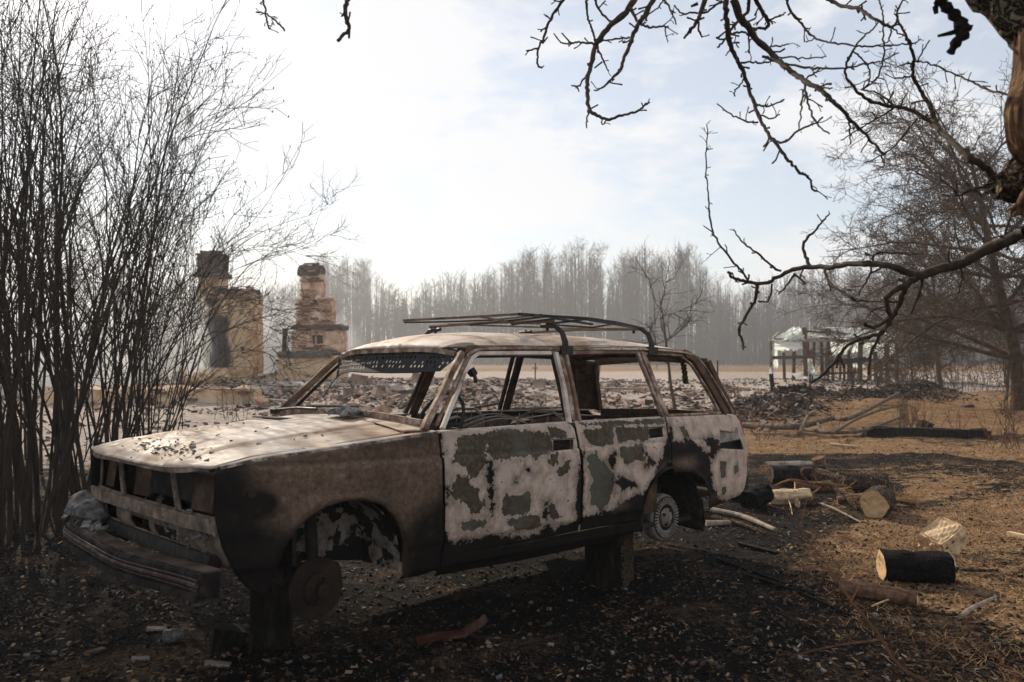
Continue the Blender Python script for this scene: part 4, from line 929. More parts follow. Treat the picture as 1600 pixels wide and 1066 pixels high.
# arching side branches reaching over to the right of the clump
arch = thing('leaning_sapling', 'long bare sapling leaning right over the bonnet in front of both chimney ruins', 'sapling', tuple(np.array([*gx_(262, 700), 0])))
ao = np.array(arch.location); ao[2] = hz(ao[0], ao[1]); arch.location = ao
def trace(T, pts, depth, r0, r1, spurs=0, rs=nr, n=5, jit=.0, sub=3, spl=.05):
    """a limb followed through image points, each at its own distance"""
    dd = np.broadcast_to(np.asarray(depth, float), (len(pts),)) if np.ndim(depth) else np.full(len(pts), depth)
    P = np.array([atd(u, v, d) for (u, v), d in zip(pts, dd)])
    if len(P) > 2: P = np.array(smooth_poly(P, False, sub)) if P.shape[1] == 2 else np.array(spline3(P, sub))
    P = P + rs.normal(0, jit, P.shape) if jit else P
    k = len(P); rad = np.linspace(r0, r1, k) * (1 + rs.uniform(-.12, .12, k))
    T.add(P, rad, n)
    L = np.linalg.norm(np.diff(P, axis=0), axis=1).sum()
    for _ in range(int(spurs * L)):
        j = rs.randint(0, k - 1); t = nrm(P[j + 1] - P[j]); p = P[j] + (P[j + 1] - P[j]) * rs.rand(); d = side_dir(t, rs.uniform(.5, 1.3), rs); l = rs.uniform(.3, 1) ** 2 * spl + .008
        q = path(p, d, l, 3, .3, (0, 0, .1), rs); rr = min(rad[j] * .7, .0042); T.add(q, [rr, rr * .75, rr * .8, rr * .95], 4)
        if rs.rand() < .3: T.add(path(q[2], side_dir(d, .8, rs), l * .5, 2, .2, (0, 0, 0), rs), [rr * .7, rr * .6, rr * .7], 3)
    return P
def spline3(P, seg):
    n = len(P); o = []
    for i in range(n - 1):
        p0, p1, p2, p3 = P[max(i - 1, 0)], P[i], P[i + 1], P[min(i + 2, n - 1)]
        for t in np.linspace(0, 1, seg, endpoint=False):
            o.append(.5 * ((2 * p1) + (-p0 + p2) * t + (2 * p0 - 5 * p1 + 4 * p2 - p3) * t * t + (-p0 + 3 * p1 - 3 * p2 + p3) * t ** 3))
    o.append(P[-1]); return o
def c7(p): return [(280 + x * .2534, 370 + y * .2533) for x, y in p]
T = Tubes(5); ra = np.random.RandomState(5); gd = float(ao[1])
A_ = [(c7([(-70, 1300), (20, 1000), (100, 750), (170, 560), (330, 300), (470, 150), (650, 100), (800, 40), (880, -10)]), .020, .003), (c7([(-60, 1200), (100, 870), (160, 580), (250, 440), (400, 395), (560, 400), (700, 440)]), .014, .003),
      (c7([(-40, 1100), (0, 900), (150, 620), (300, 580), (450, 510), (620, 480), (760, 440), (870, 450)]), .016, .003), (c7([(60, 960), (230, 830), (350, 740), (500, 690), (700, 670)]), .010, .002),
      (c7([(-70, 1000), (20, 600), (110, 400), (250, 160), (330, 60)]), .012, .004), (c7([(250, 150), (400, 80), (560, 60), (720, 100), (870, 150)]), .008, .002),
      (c7([(450, 510), (560, 560), (640, 610), (690, 640)]), .008, .002), (c7([(480, 400), (560, 450), (620, 540), (690, 640)]), .006, .002), (c7([(180, 560), (260, 700), (500, 700), (640, 790), (760, 860)]), .007, .002),
      ([(250, 700), (290, 560), (310, 450), (380, 380), (440, 350), (500, 330), (525, 300)], .014, .002), ([(255, 700), (270, 600), (300, 480), (370, 420), (470, 390), (530, 360)], .013, .002),
      ([(245, 700), (262, 560), (330, 470), (420, 480), (470, 500)], .012, .002), ([(262, 690), (300, 620), (350, 590), (420, 600)], .008, .002)]
for l, r0, r1 in A_:
    dp = [gd - .2 + .5 * math.sin(i * .7 + l[0][0]) * min(i / 3, 1) for i in range(len(l))]
    P = trace(T, l, dp, r0 * .7, r1 * .9, 0, ra, 5)
    for _ in range(15):
        j = ra.randint(len(P) // 3, len(P) - 1); tg = nrm(P[min(j + 1, len(P) - 1)] - P[j - 1]); Q = path(P[j], side_dir(tg, ra.uniform(.4, .9), ra), ra.uniform(.25, .9), 6, .13, (.1, 0, .3), ra)
        T.add(Q, .0045 * (1 - np.linspace(0, 1, 7) * .6), 4)
        for m in range(5):
            j2 = ra.randint(1, 6); W = path(Q[j2], side_dir(nrm(Q[j2 + 1 if j2 < 6 else j2] - Q[j2 - 1]), .7, ra), ra.uniform(.1, .35), 4, .15, (0, 0, .2), ra); T.add(W, .003 * (1 - np.linspace(0, 1, 5) * .5), 3)
T.build('branches', M['bark'], arch, origin=ao)

# ---- the apple tree overhead and at the right edge
apple = thing('apple_tree', 'rough-barked apple tree at the right edge, broken orange limb, branches hanging across the sky', 'tree', (1.95, 2.25, 0))
AO = np.array([1.95, 2.25, 0.0])
def c3(p): return [(820 + x * .2815, y * .2815) for x, y in p]
def c4b(p): return [(1180 + x * .2815, y * .2815) for x, y in p]
def c5b(p): return [(1080 + x * .3939, 180 + y * .3939) for x, y in p]
ra = np.random.RandomState(77)
T = Tubes(10)
trunk = spline3(np.array([[1.95, 2.25, -.1], [1.90, 2.25, .8], [1.80, 2.24, 1.5], [1.66, 2.22, 2.0], [1.47, 2.2, 2.42], [1.12, 2.24, 2.75], [.8, 2.5, 3.1], [.2, 2.9, 3.55], [-.6, 3.2, 3.8]]), 10)
trunk = np.array(trunk); k = len(trunk); rad = np.interp(np.linspace(0, 1, k), [0, .2, .4, .5, .62, .75, 1], [.22, .17, .15, .135, .10, .06, .02])
def barky(T, P, rad, n, amp, rs):
    P = np.asarray(P); k = len(P); tg = np.gradient(P, axis=0); V = []
    for i in range(k):
        t = nrm(tg[i]); a = nrm(np.cross(t, [0, 1, .2])); b = np.cross(a, t)
        for j in range(n):
            th = 2 * math.pi * j / n; rr = rad[i] * (1 + amp * (float(vn(j * 1.0, i * .33, 3)) - .5) * 2 + amp * (float(vn(j * .35, i * .12, 9)) - .5) * 2); V.append(P[i] + rr * (a * math.cos(th) + b * math.sin(th)))
    F = [(i * n + j, i * n + (j + 1) % n, (i + 1) * n + (j + 1) % n, (i + 1) * n + j) for i in range(k - 1) for j in range(n)]
    T.V.append(np.array(V)); T.F.append(np.array(F) + T.k); T.k += len(V)
barky(T, spline3(trunk[::3], 8), np.interp(np.linspace(0, 1, (len(trunk[::3]) - 1) * 8 + 1), np.linspace(0, 1, k), rad), 44, .17, ra)
T.build('trunk', M['applebark'], apple, origin=AO)
# second limb rising out of frame on the right, carrying the upper network
T = Tubes(9)
limbs = [np.array(spline3(np.array([[1.62, 2.25, 2.1], [1.75, 2.5, 2.6], [1.6, 2.9, 3.1], [1.1, 3.1, 3.35], [.5, 3.25, 3.4], [-.1, 3.3, 3.35]]), 6)), np.array(spline3(np.array([[1.85, 2.25, 1.5], [2.0, 2.5, 1.75], [1.9, 2.7, 1.86], [1.75, 2.72, 1.87]]), 6)), trunk[k // 2:]]
T.add(limbs[0], np.linspace(.08, .03, len(limbs[0])), 9); T.add(limbs[1], np.linspace(.06, .024, len(limbs[1])), 9)
allp = np.concatenate([limbs[0], limbs[2]])
def dep(u, off=0): return float(np.interp(u, [380, 850, 1200, 1600], [3.3, 3.25, 3.1, 2.55])) + off
def up_join(pt, rr):
    """carry a branch that leaves the frame up to the limb it grows from"""
    j = np.argmin(np.linalg.norm(allp - pt - np.array([.2, 0, .3]), axis=1)); q = allp[j]; m1 = pt * .6 + q * .4 + np.array([0, 0, .05]); Tt.add(spline3(np.array([pt, m1, q]), 4), np.linspace(rr, rr * 1.35, 9), 7)
Tt = T
ST = [  # (crop, points, r0 px, r1 px, depth offset)
 (c3, [(610,-5),(560,70),(480,140),(430,195),(395,250),(380,300),(365,370),(348,440),(348,520),(355,600),(385,635),(430,655),(480,662),(540,640),(620,620),(660,590),(693,567)], 5.2, 1.3, 0),
 (c3, [(355,605),(345,660),(340,710)], 1.6, 1.1, 0), (c3, [(710,-5),(665,90),(635,130),(600,200),(575,270),(550,330),(530,390),(490,430),(450,470),(415,495),(385,503)], 4.4, 1.1, -.25),
 (c3, [(345,-5),(345,80),(365,140),(385,200),(395,250)], 2.2, 1.6, .0), (c3, [(390,-5),(420,70),(480,120)], 2.0, 1.6, 0), (c3, [(390,245),(340,240),(300,235),(250,240),(200,235),(160,187)], 2.0, 1.0, 0), (c3, [(260,245),(205,185)], 1.4, 1, 0),
 (c3, [(390,245),(450,225),(540,212),(590,210)], 1.7, 1.2, 0), (c3, [(585,40),(610,100),(640,130),(690,150),(750,145),(795,150)], 2.6, 1.3, -.1), (c3, [(780,150),(785,200),(793,233)], 1.2, .8, -.1),
 (c3, [(400,260),(430,320),(465,395)], 1.9, 1.1, 0), (c3, [(430,345),(385,380)], 1.4, 1.2, 0), (c3, [(215,-5),(160,80),(125,150),(100,220),(75,270),(70,330),(75,370),(100,375)], 2.6, 1.4, .1), (c3, [(75,270),(40,275),(8,283)], 1.7, 1.2, .1), (c3, [(100,245),(125,205)], 1.5, 1.2, .1),
 (c3, [(348,430),(320,445),(300,480),(260,472)], 1.7, 1.2, 0), (c3, [(290,480),(298,505)], 1.4, 1.1, 0), (c3, [(405,580),(365,608)], 1.2, 1.2, 0), (c3, [(430,655),(430,690),(455,665)], 1.2, 1, 0),
 (c3, [(770,-5),(740,45),(665,95)], 1.5, 1, -.2), (c3, [(770,-5),(810,60),(838,130)], 1.9, 1.1, -.1), (c3, [(1100,10),(1060,30),(1000,70),(930,72),(870,75),(830,30)], 1.9, 1.2, .1),
 (c3, [(1000,-5),(975,70),(950,130),(915,170),(885,212)], 3.8, 1.7, .05), (c3, [(965,110),(965,170),(988,208)], 2, 1.4, .05), (c3, [(965,110),(995,100)], 1.8, 1.5, .05), (c3, [(960,20),(925,35)], 3, 2, .05),
 (c3, [(1120,-5),(1115,60),(1125,150),(1135,230),(1160,300),(1200,370),(1230,440),(1255,530),(1290,610),(1320,690),(1370,770),(1440,860),(1492,925)], 4.6, 2.3, -.15),
 (c4b, [(0,605),(0,620)], 1, 1, 0), (c4b, [(218,925),(260,965),(300,990),(320,1050),(345,1060)], 2.3, 1.6, -.15),
 (c3, [(1240,-5),(1240,60),(1190,110),(1150,160),(1110,220),(1070,265)], 3.0, 1.6, .15),
 (c3, [(1160,-5),(1190,90),(1240,150),(1280,215),(1350,270),(1400,330),(1492,410)], 6.2, 4.4, -.3), (c4b, [(214,410),(260,440),(340,485),(410,540),(470,600),(530,670),(600,735),(650,790),(720,860)], 4.4, 1.6, -.3), (c4b, [(700,850),(705,885),(722,918)], 1.6, 1.1, -.3),
 (c3, [(1130,190),(1180,180),(1230,185),(1245,240),(1240,295)], 2.2, 1.1, -.1), (c3, [(1200,350),(1260,345),(1310,350),(1370,340)], 1.7, 1.3, -.1), (c3, [(1220,430),(1190,480),(1165,505),(1168,535)], 1.4, 1.1, -.15),
 (c3, [(1290,685),(1200,665),(1130,625),(1070,575)], 1.7, .9, -.15), (c3, [(1270,570),(1310,590),(1370,585),(1440,555)], 1.8, 1.3, -.15), (c3, [(1300,640),(1370,660),(1408,635)], 1.6, 1.1, -.15),
 (c4b, [(90,770),(155,792),(240,725),(330,685),(375,650)], 1.9, 1.3, -.15), (c3, [(1280,-5),(1310,50),(1350,120),(1340,155),(1290,160),(1250,170)], 3.6, 1.7, -.05), (c3, [(1350,115),(1400,90),(1448,75)], 1.7, 1.2, -.05),
 (c4b, [(175,-5),(195,60),(250,120),(290,175),(330,210),(390,232),(460,240),(560,255),(640,260),(730,255),(800,248),(870,245),(915,220)], 2.2, 1.0, .2),
 (c4b, [(400,-5),(480,30),(560,45),(620,75),(690,120),(760,150),(785,110),(790,60),(825,-5)], 3.2, 1.5, .1),
 (c4b, [(1360,1010),(1300,955),(1270,925),(1210,885),(1150,840),(1060,760),(1000,690),(980,600),(940,540),(900,470),(872,400),(880,330),(860,250),(830,190),(790,115)], 6.4, 1.6, 0),
 (c4b, [(1000,700),(950,665),(880,620),(810,600),(720,585),(650,565),(590,530),(545,480),(505,420),(510,350),(540,290),(580,225),(640,170),(690,120)], 3.6, 1.2, .0),
 (c4b, [(590,500),(640,470),(685,420),(705,350),(718,280),(712,200),(710,120),(700,50),(685,-5)], 1.6, 1.1, .1), (c4b, [(40,310),(120,340),(250,372),(380,382),(500,378),(600,358),(700,340),(800,290)], 2.2, 1.0, -.25),
 (c4b, [(100,320),(200,320),(300,322),(400,312)], 1.6, 1.0, -.25), (c4b, [(80,265),(140,255),(190,250)], 1.5, 1.1, -.25), (c4b, [(280,440),(330,405),(360,385)], 1.6, 1.2, -.3), (c4b, [(275,470),(285,540),(310,620),(340,680),(410,750)], 2.1, 1.2, -.3),
 (c4b, [(265,500),(258,600),(240,725)], 1.4, 1.1, -.25), (c4b, [(340,485),(400,490),(425,492)], 1.5, 1.2, -.3), (c4b, [(520,680),(525,740),(535,800)], 1.6, 1.1, -.3), (c4b, [(770,600),(680,655),(620,690),(540,740),(475,780)], 1.7, 1.0, 0),
 (c4b, [(880,340),(950,348),(1020,370),(1100,410),(1200,455),(1300,500),(1420,530)], 1.2, 1.9, 0), (c4b, [(900,340),(930,290),(965,225)], 1.5, 1.0, 0), (c4b, [(870,355),(830,355),(790,370)], 1.1, .9, 0), (c4b, [(880,430),(830,430),(765,435)], 1.6, 1.2, 0), (c4b, [(920,480),(960,462)], 1.3, 1.3, 0),
 (c4b, [(810,590),(820,550),(848,518)], 1.5, .9, 0), (c4b, [(900,660),(850,720),(800,780),(730,845),(600,910)], 1.9, 1.0, 0), (c4b, [(770,585),(720,545),(660,510),(600,500)], 1.6, 1.1, 0), (c4b, [(545,290),(600,330),(635,390),(630,460),(600,500)], 1.5, 1.1, 0), (c4b, [(760,150),(750,200),(735,240)], 1.7, 1.0, .05), (c4b, [(760,150),(800,190),(850,210),(870,250)], 1.3, 1, .0),
 (lambda p: p, [(411,-3),(414,15),(417,32),(420,46)], 1.8, 1.3, 0), (lambda p: p, [(401,19),(416,22),(435,36),(446,48)], 1.3, 1.4, 0), (lambda p: p, [(545,-3),(540,14),(541,30),(546,44),(538,54),(527,64)], 3.6, 2.4, -.2), (lambda p: p, [(546,44),(545,60)], 2.2, 1.8, -.2), (lambda p: p, [(541,20),(534,26)], 1.8, 1.2, -.2),
 (c5b, [(1330,462),(1230,510),(1150,545),(1080,585),(1000,605),(930,630),(890,640)], 9.5, 6.6, 0), (c5b, [(890,640),(800,600),(720,590),(640,590),(560,602),(480,602),(400,615),(340,645),(290,668),(220,660),(165,645),(148,620)], 5.6, 2.2, 0),
 (c5b, [(225,655),(200,620),(165,580),(120,520),(90,470),(75,400),(68,320),(60,240),(60,150),(65,80),(62,35)], 1.9, .8, .1), (c5b, [(90,470),(45,440)], 1.1, .8, .1), (c5b, [(115,522),(60,573)], .8, .5, .1), (c5b, [(185,600),(130,608)], 1, .6, .1),
 (c5b, [(355,620),(320,600),(270,555),(210,510),(165,455)], 2.2, 1.0, 0), (c5b, [(470,600),(450,550),(448,500),(490,460),(530,410),(550,390)], 3.0, 1.0, 0), (c5b, [(265,675),(250,740),(220,790),(190,850),(205,900),(205,930)], 2.8, 1.8, 0), (c5b, [(265,740),(310,735),(320,670)], 1.6, 1.6, 0),
 (c5b, [(410,630),(385,670),(345,710)], 2.0, 1.2, 0), (c5b, [(410,630),(455,665)], 1.6, 1.0, 0), (c5b, [(530,615),(545,660),(600,700),(660,735),(770,740)], 2.3, 1.1, 0), (c5b, [(715,600),(700,650),(665,705)], 1.8, 1.1, 0),
 (c5b, [(890,645),(850,675),(800,700),(775,730),(778,770),(792,795),(760,825),(720,842),(690,832)], 5.0, 2.8, -.08), (c5b, [(870,655),(840,700),(825,750),(790,815),(750,870)], 5.2, 3.6, .08), (c5b, [(750,870),(700,880),(620,915),(560,990),(500,1050),(475,1060)], 3.2, 2.0, .08), (c5b, [(750,870),(715,940),(703,1030)], 2.6, 1.6, .08),
 (c5b, [(920,650),(900,720),(870,790)], 2.4, 1.2, 0), (c5b, [(1065,600),(1075,650),(1060,710)], 2.0, 1.1, 0), (c5b, [(720,590),(725,555),(760,545),(850,550),(920,552)], 2.4, 1.0, .1), (c5b, [(1025,595),(1020,550),(1030,510)], 1.5, .9, 0), (c5b, [(895,660),(860,665),(820,650)], 1.6, 1.0, 0),
 (c5b, [(770,760),(730,770),(700,800)], 1.6, 1.0, 0), (c5b, [(1180,285),(1100,300),(1060,320),(1050,250)], 3.0, 1.2, .1), (c5b, [(1060,320),(1000,260),(900,235)], 1.7, .9, .1), (c5b, [(1240,500),(1270,380),(1320,320)], 2.0, 1.2, .1),
]
for cv, pts, r0, r1, off in ST:
    px = cv(pts); ds = [dep(u, off) + .10 * math.sin(u * .021 + v * .017) for u, v in px]
    T2 = Tt
    big = r0 > 2.9
    P = trace(T2, px, ds, r0 * ds[0] / FPX, r1 * ds[-1] / FPX, 24 if r0 < 5 else 12, ra, 8 if big else 6, .0016, 5, .05)
    if px[0][1] <= 0: up_join(P[0], r0 * ds[0] / FPX)
    if px[-1][1] <= 0: up_join(P[-1], r1 * ds[-1] / FPX)
P = [limbs[1][-1], atd(1606, 361, 2.55)]; Tt.add(np.array([P[0], (P[0] + P[1]) / 2, P[1]]), [.024, .021, .019], 8)
Tt.build('branches', M['apple_thin'], apple, origin=AO)
b = MB(); tp = c4b([(1010,-5),(1060,40),(1110,90),(1150,150),(1160,180),(1120,230),(1085,292)]); P = np.array([atd(u, v, 2.3) for u, v in tp])
b.tube(spline3(P, 4), np.interp(np.linspace(0, 1, (len(P) - 1) * 4 + 1), [0, .3, .6, 1], [.013, .015, .020, .010]) * (1 + .25 * np.sin(np.arange((len(P) - 1) * 4 + 1) * 1.9)), 9)
for l, r0, r1 in (([(1150,165),(1080,185),(1015,200)], .009, .004), ([(1015,5),(1000,40),(1005,75)], .010, .006), ([(1110,90),(1075,100)], .010, .006), ([(1150,120),(1190,150)], .008, .005)):
    P = np.array([atd(u, v, 2.3) for u, v in c4b(l)]); b.tube(P, np.linspace(r0, r1, len(P)), 7)
P = np.array([atd(1180 + 1060 * .2815, 2, 2.3), (1.15, 2.3, 2.62), (1.3, 2.26, 2.62)]); b.tube(P, [.015, .02, .03], 8)
b.v = [tuple(np.array(q) - AO) for q in b.v]; b.build('dead_snag', M['char'], apple, True)
def splinter(pts, rad, name, mat, n=16, amp=.28):
    P = np.array(pts); P = np.array(spline3(P, 5)); rd = np.interp(np.linspace(0, 1, len(P)), np.linspace(0, 1, len(rad)), rad); V = []; tg = np.gradient(P, axis=0)
    for i in range(len(P)):
        t = nrm(tg[i]); a = nrm(np.cross(t, [0, 1, .1])); c = np.cross(a, t)
        for j in range(n): th = 2 * math.pi * j / n; rr = rd[i] * (1 + amp * (float(vn(j * .45, i * .12, 17)) - .5) * 1.2 + amp * .5 * (float(vn(j * 1.3, i * .25, 19)) - .5)); V.append(P[i] + rr * (a * math.cos(th) + c * math.sin(th)) + t * (0 if 0 < i < len(P) - 1 else ra.uniform(-.03, .03)) - AO)
    F = [(i * n + j, i * n + (j + 1) % n, (i + 1) * n + (j + 1) % n, (i + 1) * n + j) for i in range(len(P) - 1) for j in range(n)] + [tuple(range(n - 1, -1, -1)), tuple((len(P) - 1) * n + j for j in range(n))]
    return obj(name, V, F, mat, apple, False)
splinter([atd(1612, 60, 2.12), atd(1614, 130, 2.1), atd(1606, 180, 2.08), atd(1606, 225, 2.1), atd(1625, 260, 2.15)], [.028, .040, .044, .042, .026], 'broken_limb', M['rawwood'], 44, .5)
splinter([atd(1640, 255, 2.2), atd(1612, 272, 2.2), atd(1585, 288, 2.2), atd(1562, 292, 2.2)], [.06, .055, .048, .032], 'cut_stub', M['logbark'], 36, .5)
splinter([atd(1630, 300, 2.12), atd(1605, 320, 2.12), atd(1590, 328, 2.12)], [.04, .03, .012], 'splintered_stub', M['rawwood'], 30, .6)

# ---- dense thorny trees on the right
def scrub_tree(name, label, x, y, hh, rad, seed, n0, mat, trunk_r=.14, dens=(9, 8, 5), lean=0, droop=-.05, low=.25, group=None):
    r = np.random.RandomState(seed); z0 = hz(x, y); t = thing(name, label, 'tree', (x, y, z0), group=group); O = np.array([x, y, z0])
    T = Tubes(7); tr = path(O - [0, 0, .1], (lean, 0, 1), hh * .8, 10, .07, (lean, 0, .1), r); T.add(tr, trunk_r * (1 - np.linspace(0, 1, 11) * .85), 9)
    tw = Tubes(3)
    for i in range(n0):
        s = r.uniform(low, 1); j = min(int(s * 10), 9); a = r.uniform(0, 2 * math.pi); el = r.uniform(-.1, .9) * (.5 + s)
        d = np.array([math.cos(a) * math.cos(el), math.sin(a) * math.cos(el), math.sin(el)]); L = rad * r.uniform(.55, 1.0) * (1.15 - .5 * s)
        P = path(tr[j], d, L, 9, .13, (0, 0, droop * 3), r); T.add(P, trunk_r * .38 * (1 - s * .5) * (1 - np.linspace(0, 1, 10) * .85), 5)
        for k in range(dens[0]):
            s1 = r.uniform(.15, 1); j1 = min(int(s1 * 9), 8); Q = path(P[j1], side_dir(nrm(P[j1 + 1] - P[j1]), r.uniform(.4, 1.1), r), rad * r.uniform(.18, .42), 6, .16, (0, 0, droop), r); tw.add(Q, .012 * (1 - np.linspace(0, 1, 7) * .6), 4)
            for m in range(dens[1]):
                j2 = r.randint(1, 6); W = path(Q[j2], side_dir(nrm(Q[j2 + 1] - Q[j2]), r.uniform(.5, 1.2), r), r.uniform(.25, .75), 4, .2, (0, 0, .05), r); tw.add(W, .0075 * (1 - np.linspace(0, 1, 5) * .45), 3)
                for g in range(dens[2]):
                    j3 = r.randint(1, 5); p = W[j3] if j3 < 4 else W[4]; e = p + side_dir(nrm(W[min(j3, 4)] - W[min(j3, 4) - 1]), r.uniform(.6, 1.3), r) * r.uniform(.08, .26); tw.add([p, (p + e) / 2 + r.normal(0, .012, 3), e], [.006, .0055, .0055], 3)
    T.build('trunk', M['bark_far'], t, origin=O); tw.build('crown', mat, t, origin=O); return t
q = onground(1592, 640)
scrub_tree('thorn_tree', 'dense bare thorn tree with thick trunk near the right edge, crown filling the upper right', q[0], q[1], 8.7, 6.2, 31, 50, M['bark_far'], .19, (11, 9, 5), -.01, -.10, .2)
q = onground(1470, 608)
scrub_tree('thorn_tree', 'bare brown scrub tree behind the thick thorn tree, right of the plastic shed', q[0], q[1], 7.6, 5.6, 32, 38, M['bark_far'], .10, (9, 8, 4), -.03, -.08)
q = onground(1425, 600)
scrub_tree('thorn_bush', 'low tangled brown thorn bush against the right end of the plastic shed', q[0], q[1], 3.0, 2.8, 33, 20, M['bark_far'], .06, (8, 7, 4), 0, .0, .05)
q = onground(1570, 598)
scrub_tree('thorn_bush', 'low tangled bush between the thick thorn trunk and the right edge', q[0], q[1], 3.2, 2.8, 34, 14, M['bark_far'], .06, (8, 7, 4), 0, .0, .05)
q = onground(1056, 642)
scrub_tree('young_tree', 'slender bare young tree standing behind the back of the car', q[0], q[1], 3.9, 1.9, 35, 9, M['bark'], .05, (4, 2, 1), -.02, .45, .4)

# small plants: upright stalks
def stalks(name, label, cat, u, v, n, hmin, hmax, spread, seed, mat, group=None, twigs=4, rr=.006):
    r = np.random.RandomState(seed); p = onground(u, v); t = Tubes(3)
    for i in range(n):
        o = p + [r.normal(0, spread), r.normal(0, spread), -.02]; L = r.uniform(hmin, hmax); P = path(o, (r.normal(0, .25), r.normal(0, .25), 1), L, 6, .1, (0, 0, .1), r); t.add(P, rr * (1 - np.linspace(0, 1, 7) * .6), 4)
        for k in range(twigs):
            j = r.randint(1, 6); t.add(path(P[j], side_dir(nrm(P[j + 1] - P[j]), r.uniform(.4, .9), r), L * r.uniform(.12, .4), 3, .2, (0, 0, .3), r), [rr * .6, rr * .5, rr * .4, rr * .3], 3)
    o = t.build(name, mat, None, origin=p); o.location = p; props(o, label, cat, group)
stalks('dry_shrub', 'small reddish twiggy shrub on the sandy mound at right', 'shrub', 1424, 672, 26, .35, .75, .16, 1, M['stalk'], twigs=6)
stalks('dry_shrub', 'sparse red-brown saplings in front of the dark earth bank, just behind the car', 'shrub', 1192, 655, 9, .5, .95, .18, 2, M['stalk'])
stalks('dry_shrub', 'dry brown bush at the right edge beyond the charred beam', 'shrub', 1578, 700, 22, .4, 1.0, .22, 3, M['stalk'], twigs=6)
stalks('dry_shrub', 'single thin weed stem in front of the long fallen pole', 'shrub', 1310, 668, 2, .6, .9, .05, 4, M['stalk'])
stalks('dry_shrub', 'dry tuft by the right end of the charred beam', 'shrub', 1496, 668, 7, .3, .6, .08, 5, M['stalk'])
stalks('dry_shrub', 'brown tuft of dead weeds on the ash field seen behind the car roof line', 'shrub', 1144, 622, 24, .3, .65, .2, 6, M['stalk'], rr=.009)
stalks('dry_shrub', 'little bare shrub by the pale ash strip left of the windscreen pillar', 'shrub', 362, 655, 12, .4, .9, .2, 7, M['bark'])
for i, (u, v) in enumerate([(1400, 610), (1440, 600), (1475, 612), (1520, 600), (1550, 612)]):
    stalks('tall_weeds', 'tall dry brown weeds under the thorn trees at right', 'weeds', u, v, 30, .8, 1.8, .6, 20 + i, M['bark_far'], 'dry weeds under the thorn trees', 3, .009)
# thin out-of-focus twig near the camera, lower right
T = Tubes(6); tw_ = [([(1690, 1200), (1600, 1150), (1500, 1090), (1410, 1045), (1372, 990), (1330, 940), (1290, 880), (1262, 845), (1240, 815), (1232, 800)], 5.2, 2.2), ([(1250, 830), (1256, 800), (1262, 775)], 2.4, 1.2), ([(1330, 940), (1345, 910), (1350, 880)], 2.2, 1.0), ([(1372, 1000), (1300, 1010), (1240, 1025)], 2.2, 1.0), ([(1500, 960), (1540, 1010), (1590, 1060), (1640, 1110)], 1.2, 3)]
for l, a_, b_ in tw_: trace(T, l, 1.75, a_ * 1.75 / FPX * .48, b_ * 1.75 / FPX * .48, 5, ra, 6, 0, 3, .03)
for xx, zz, ee in ((1.02, .62, 0),): T.add(spline3(np.array([atd(1690, 1200, 1.75), [1.35, 1.8, .3], [1.45, 1.85, -.02]]), 4), np.linspace(.005, .008, 9), 6)
props(T.build('bramble_twig', M['stalk']), 'thin red-brown bramble twig close to the camera, blurred, lower right', 'twig')

# ---- far forest
def birch_variant(seed, conifer=False):
    r = np.random.RandomState(seed); T = Tubes(5); H_ = 12.0
    tr = path((0, 0, 0), (r.normal(0, .03), r.normal(0, .03), 1), H_, 8, .02, (0, 0, .1), r); T.add(tr, .085 * (1 - np.linspace(0, 1, 9) * .9), 5)
    P0, P1, R0, R1 = [], [], [], []
    nb = 52 if not conifer else 60
    for i in range(nb):
        s = r.uniform(.22 if not conifer else .3, 1) ** .8; j = min(int(s * 8), 7); p = tr[j] + (tr[j + 1] - tr[j]) * (s * 8 - j); a = r.uniform(0, 6.283)
        el = r.uniform(.45, 1.1) if not conifer else r.uniform(-.25, .25); L = H_ * (r.uniform(.12, .27) * (1.2 - s * .75)) if not conifer else H_ * .17 * (1.08 - s) * r.uniform(.7, 1.1) + .2
        d = np.array([math.cos(a) * math.cos(el), math.sin(a) * math.cos(el), math.sin(el)]); Q = path(p, d, L, 4, .1, (0, 0, .2 if not conifer else -.1), r)
        for k in range(4): P0.append(Q[k]); P1.append(Q[k + 1]); R0.append(.022 * (1 - k * .2)); R1.append(.022 * (1 - (k + 1) * .2) + .002)
        for m in range(9 if not conifer else 26):
            j2 = r.randint(0, 4); b = Q[j2] + (Q[j2 + 1] - Q[j2]) * r.rand(); e = b + side_dir(nrm(Q[j2 + 1] - Q[j2]), r.uniform(.4, .9), r) * (r.uniform(.25, .9) if not conifer else r.uniform(.15, .4))
            P0.append(b); P1.append(e); w = .010 if not conifer else .03; R0.append(w); R1.append(w * .6)
            if not conifer:
                for g in range(2): c = b + (e - b) * r.uniform(.3, 1); f = c + r.normal(0, .16, 3) + [0, 0, .1]; P0.append(c); P1.append(f); R0.append(.007); R1.append(.006)
    V, F = cones(P0, P1, np.array(R0), np.array(R1), 3)
    return T, V, F
VAR = []
for i in range(9):
    T, V, F = birch_variant(200 + i); VAR.append((T.mesh('birch_trunk', M['birch'] if i % 4 == 0 else M['birch_dark']), mesh('birch_crown', V, F, M['twig'])))
CON = []
for i in range(3):
    T, V, F = birch_variant(300 + i, True); CON.append((T.mesh('pine_trunk', M['birch_dark']), mesh('pine_crown', V, F, M['pine'])))
prof_u = [-60, 200, 430, 470, 500, 560, 600, 640, 700, 740, 780, 800, 840, 880, 910, 950, 980, 1010, 1030, 1060, 1090, 1110, 1150, 1200, 1280, 1400, 1660]
prof_v = [415, 425, 440, 425, 390, 395, 432, 445, 418, 420, 410, 396, 378, 395, 368, 415, 382, 368, 400, 366, 385, 425, 445, 425, 408, 420, 420]
fr = np.random.RandomState(9)
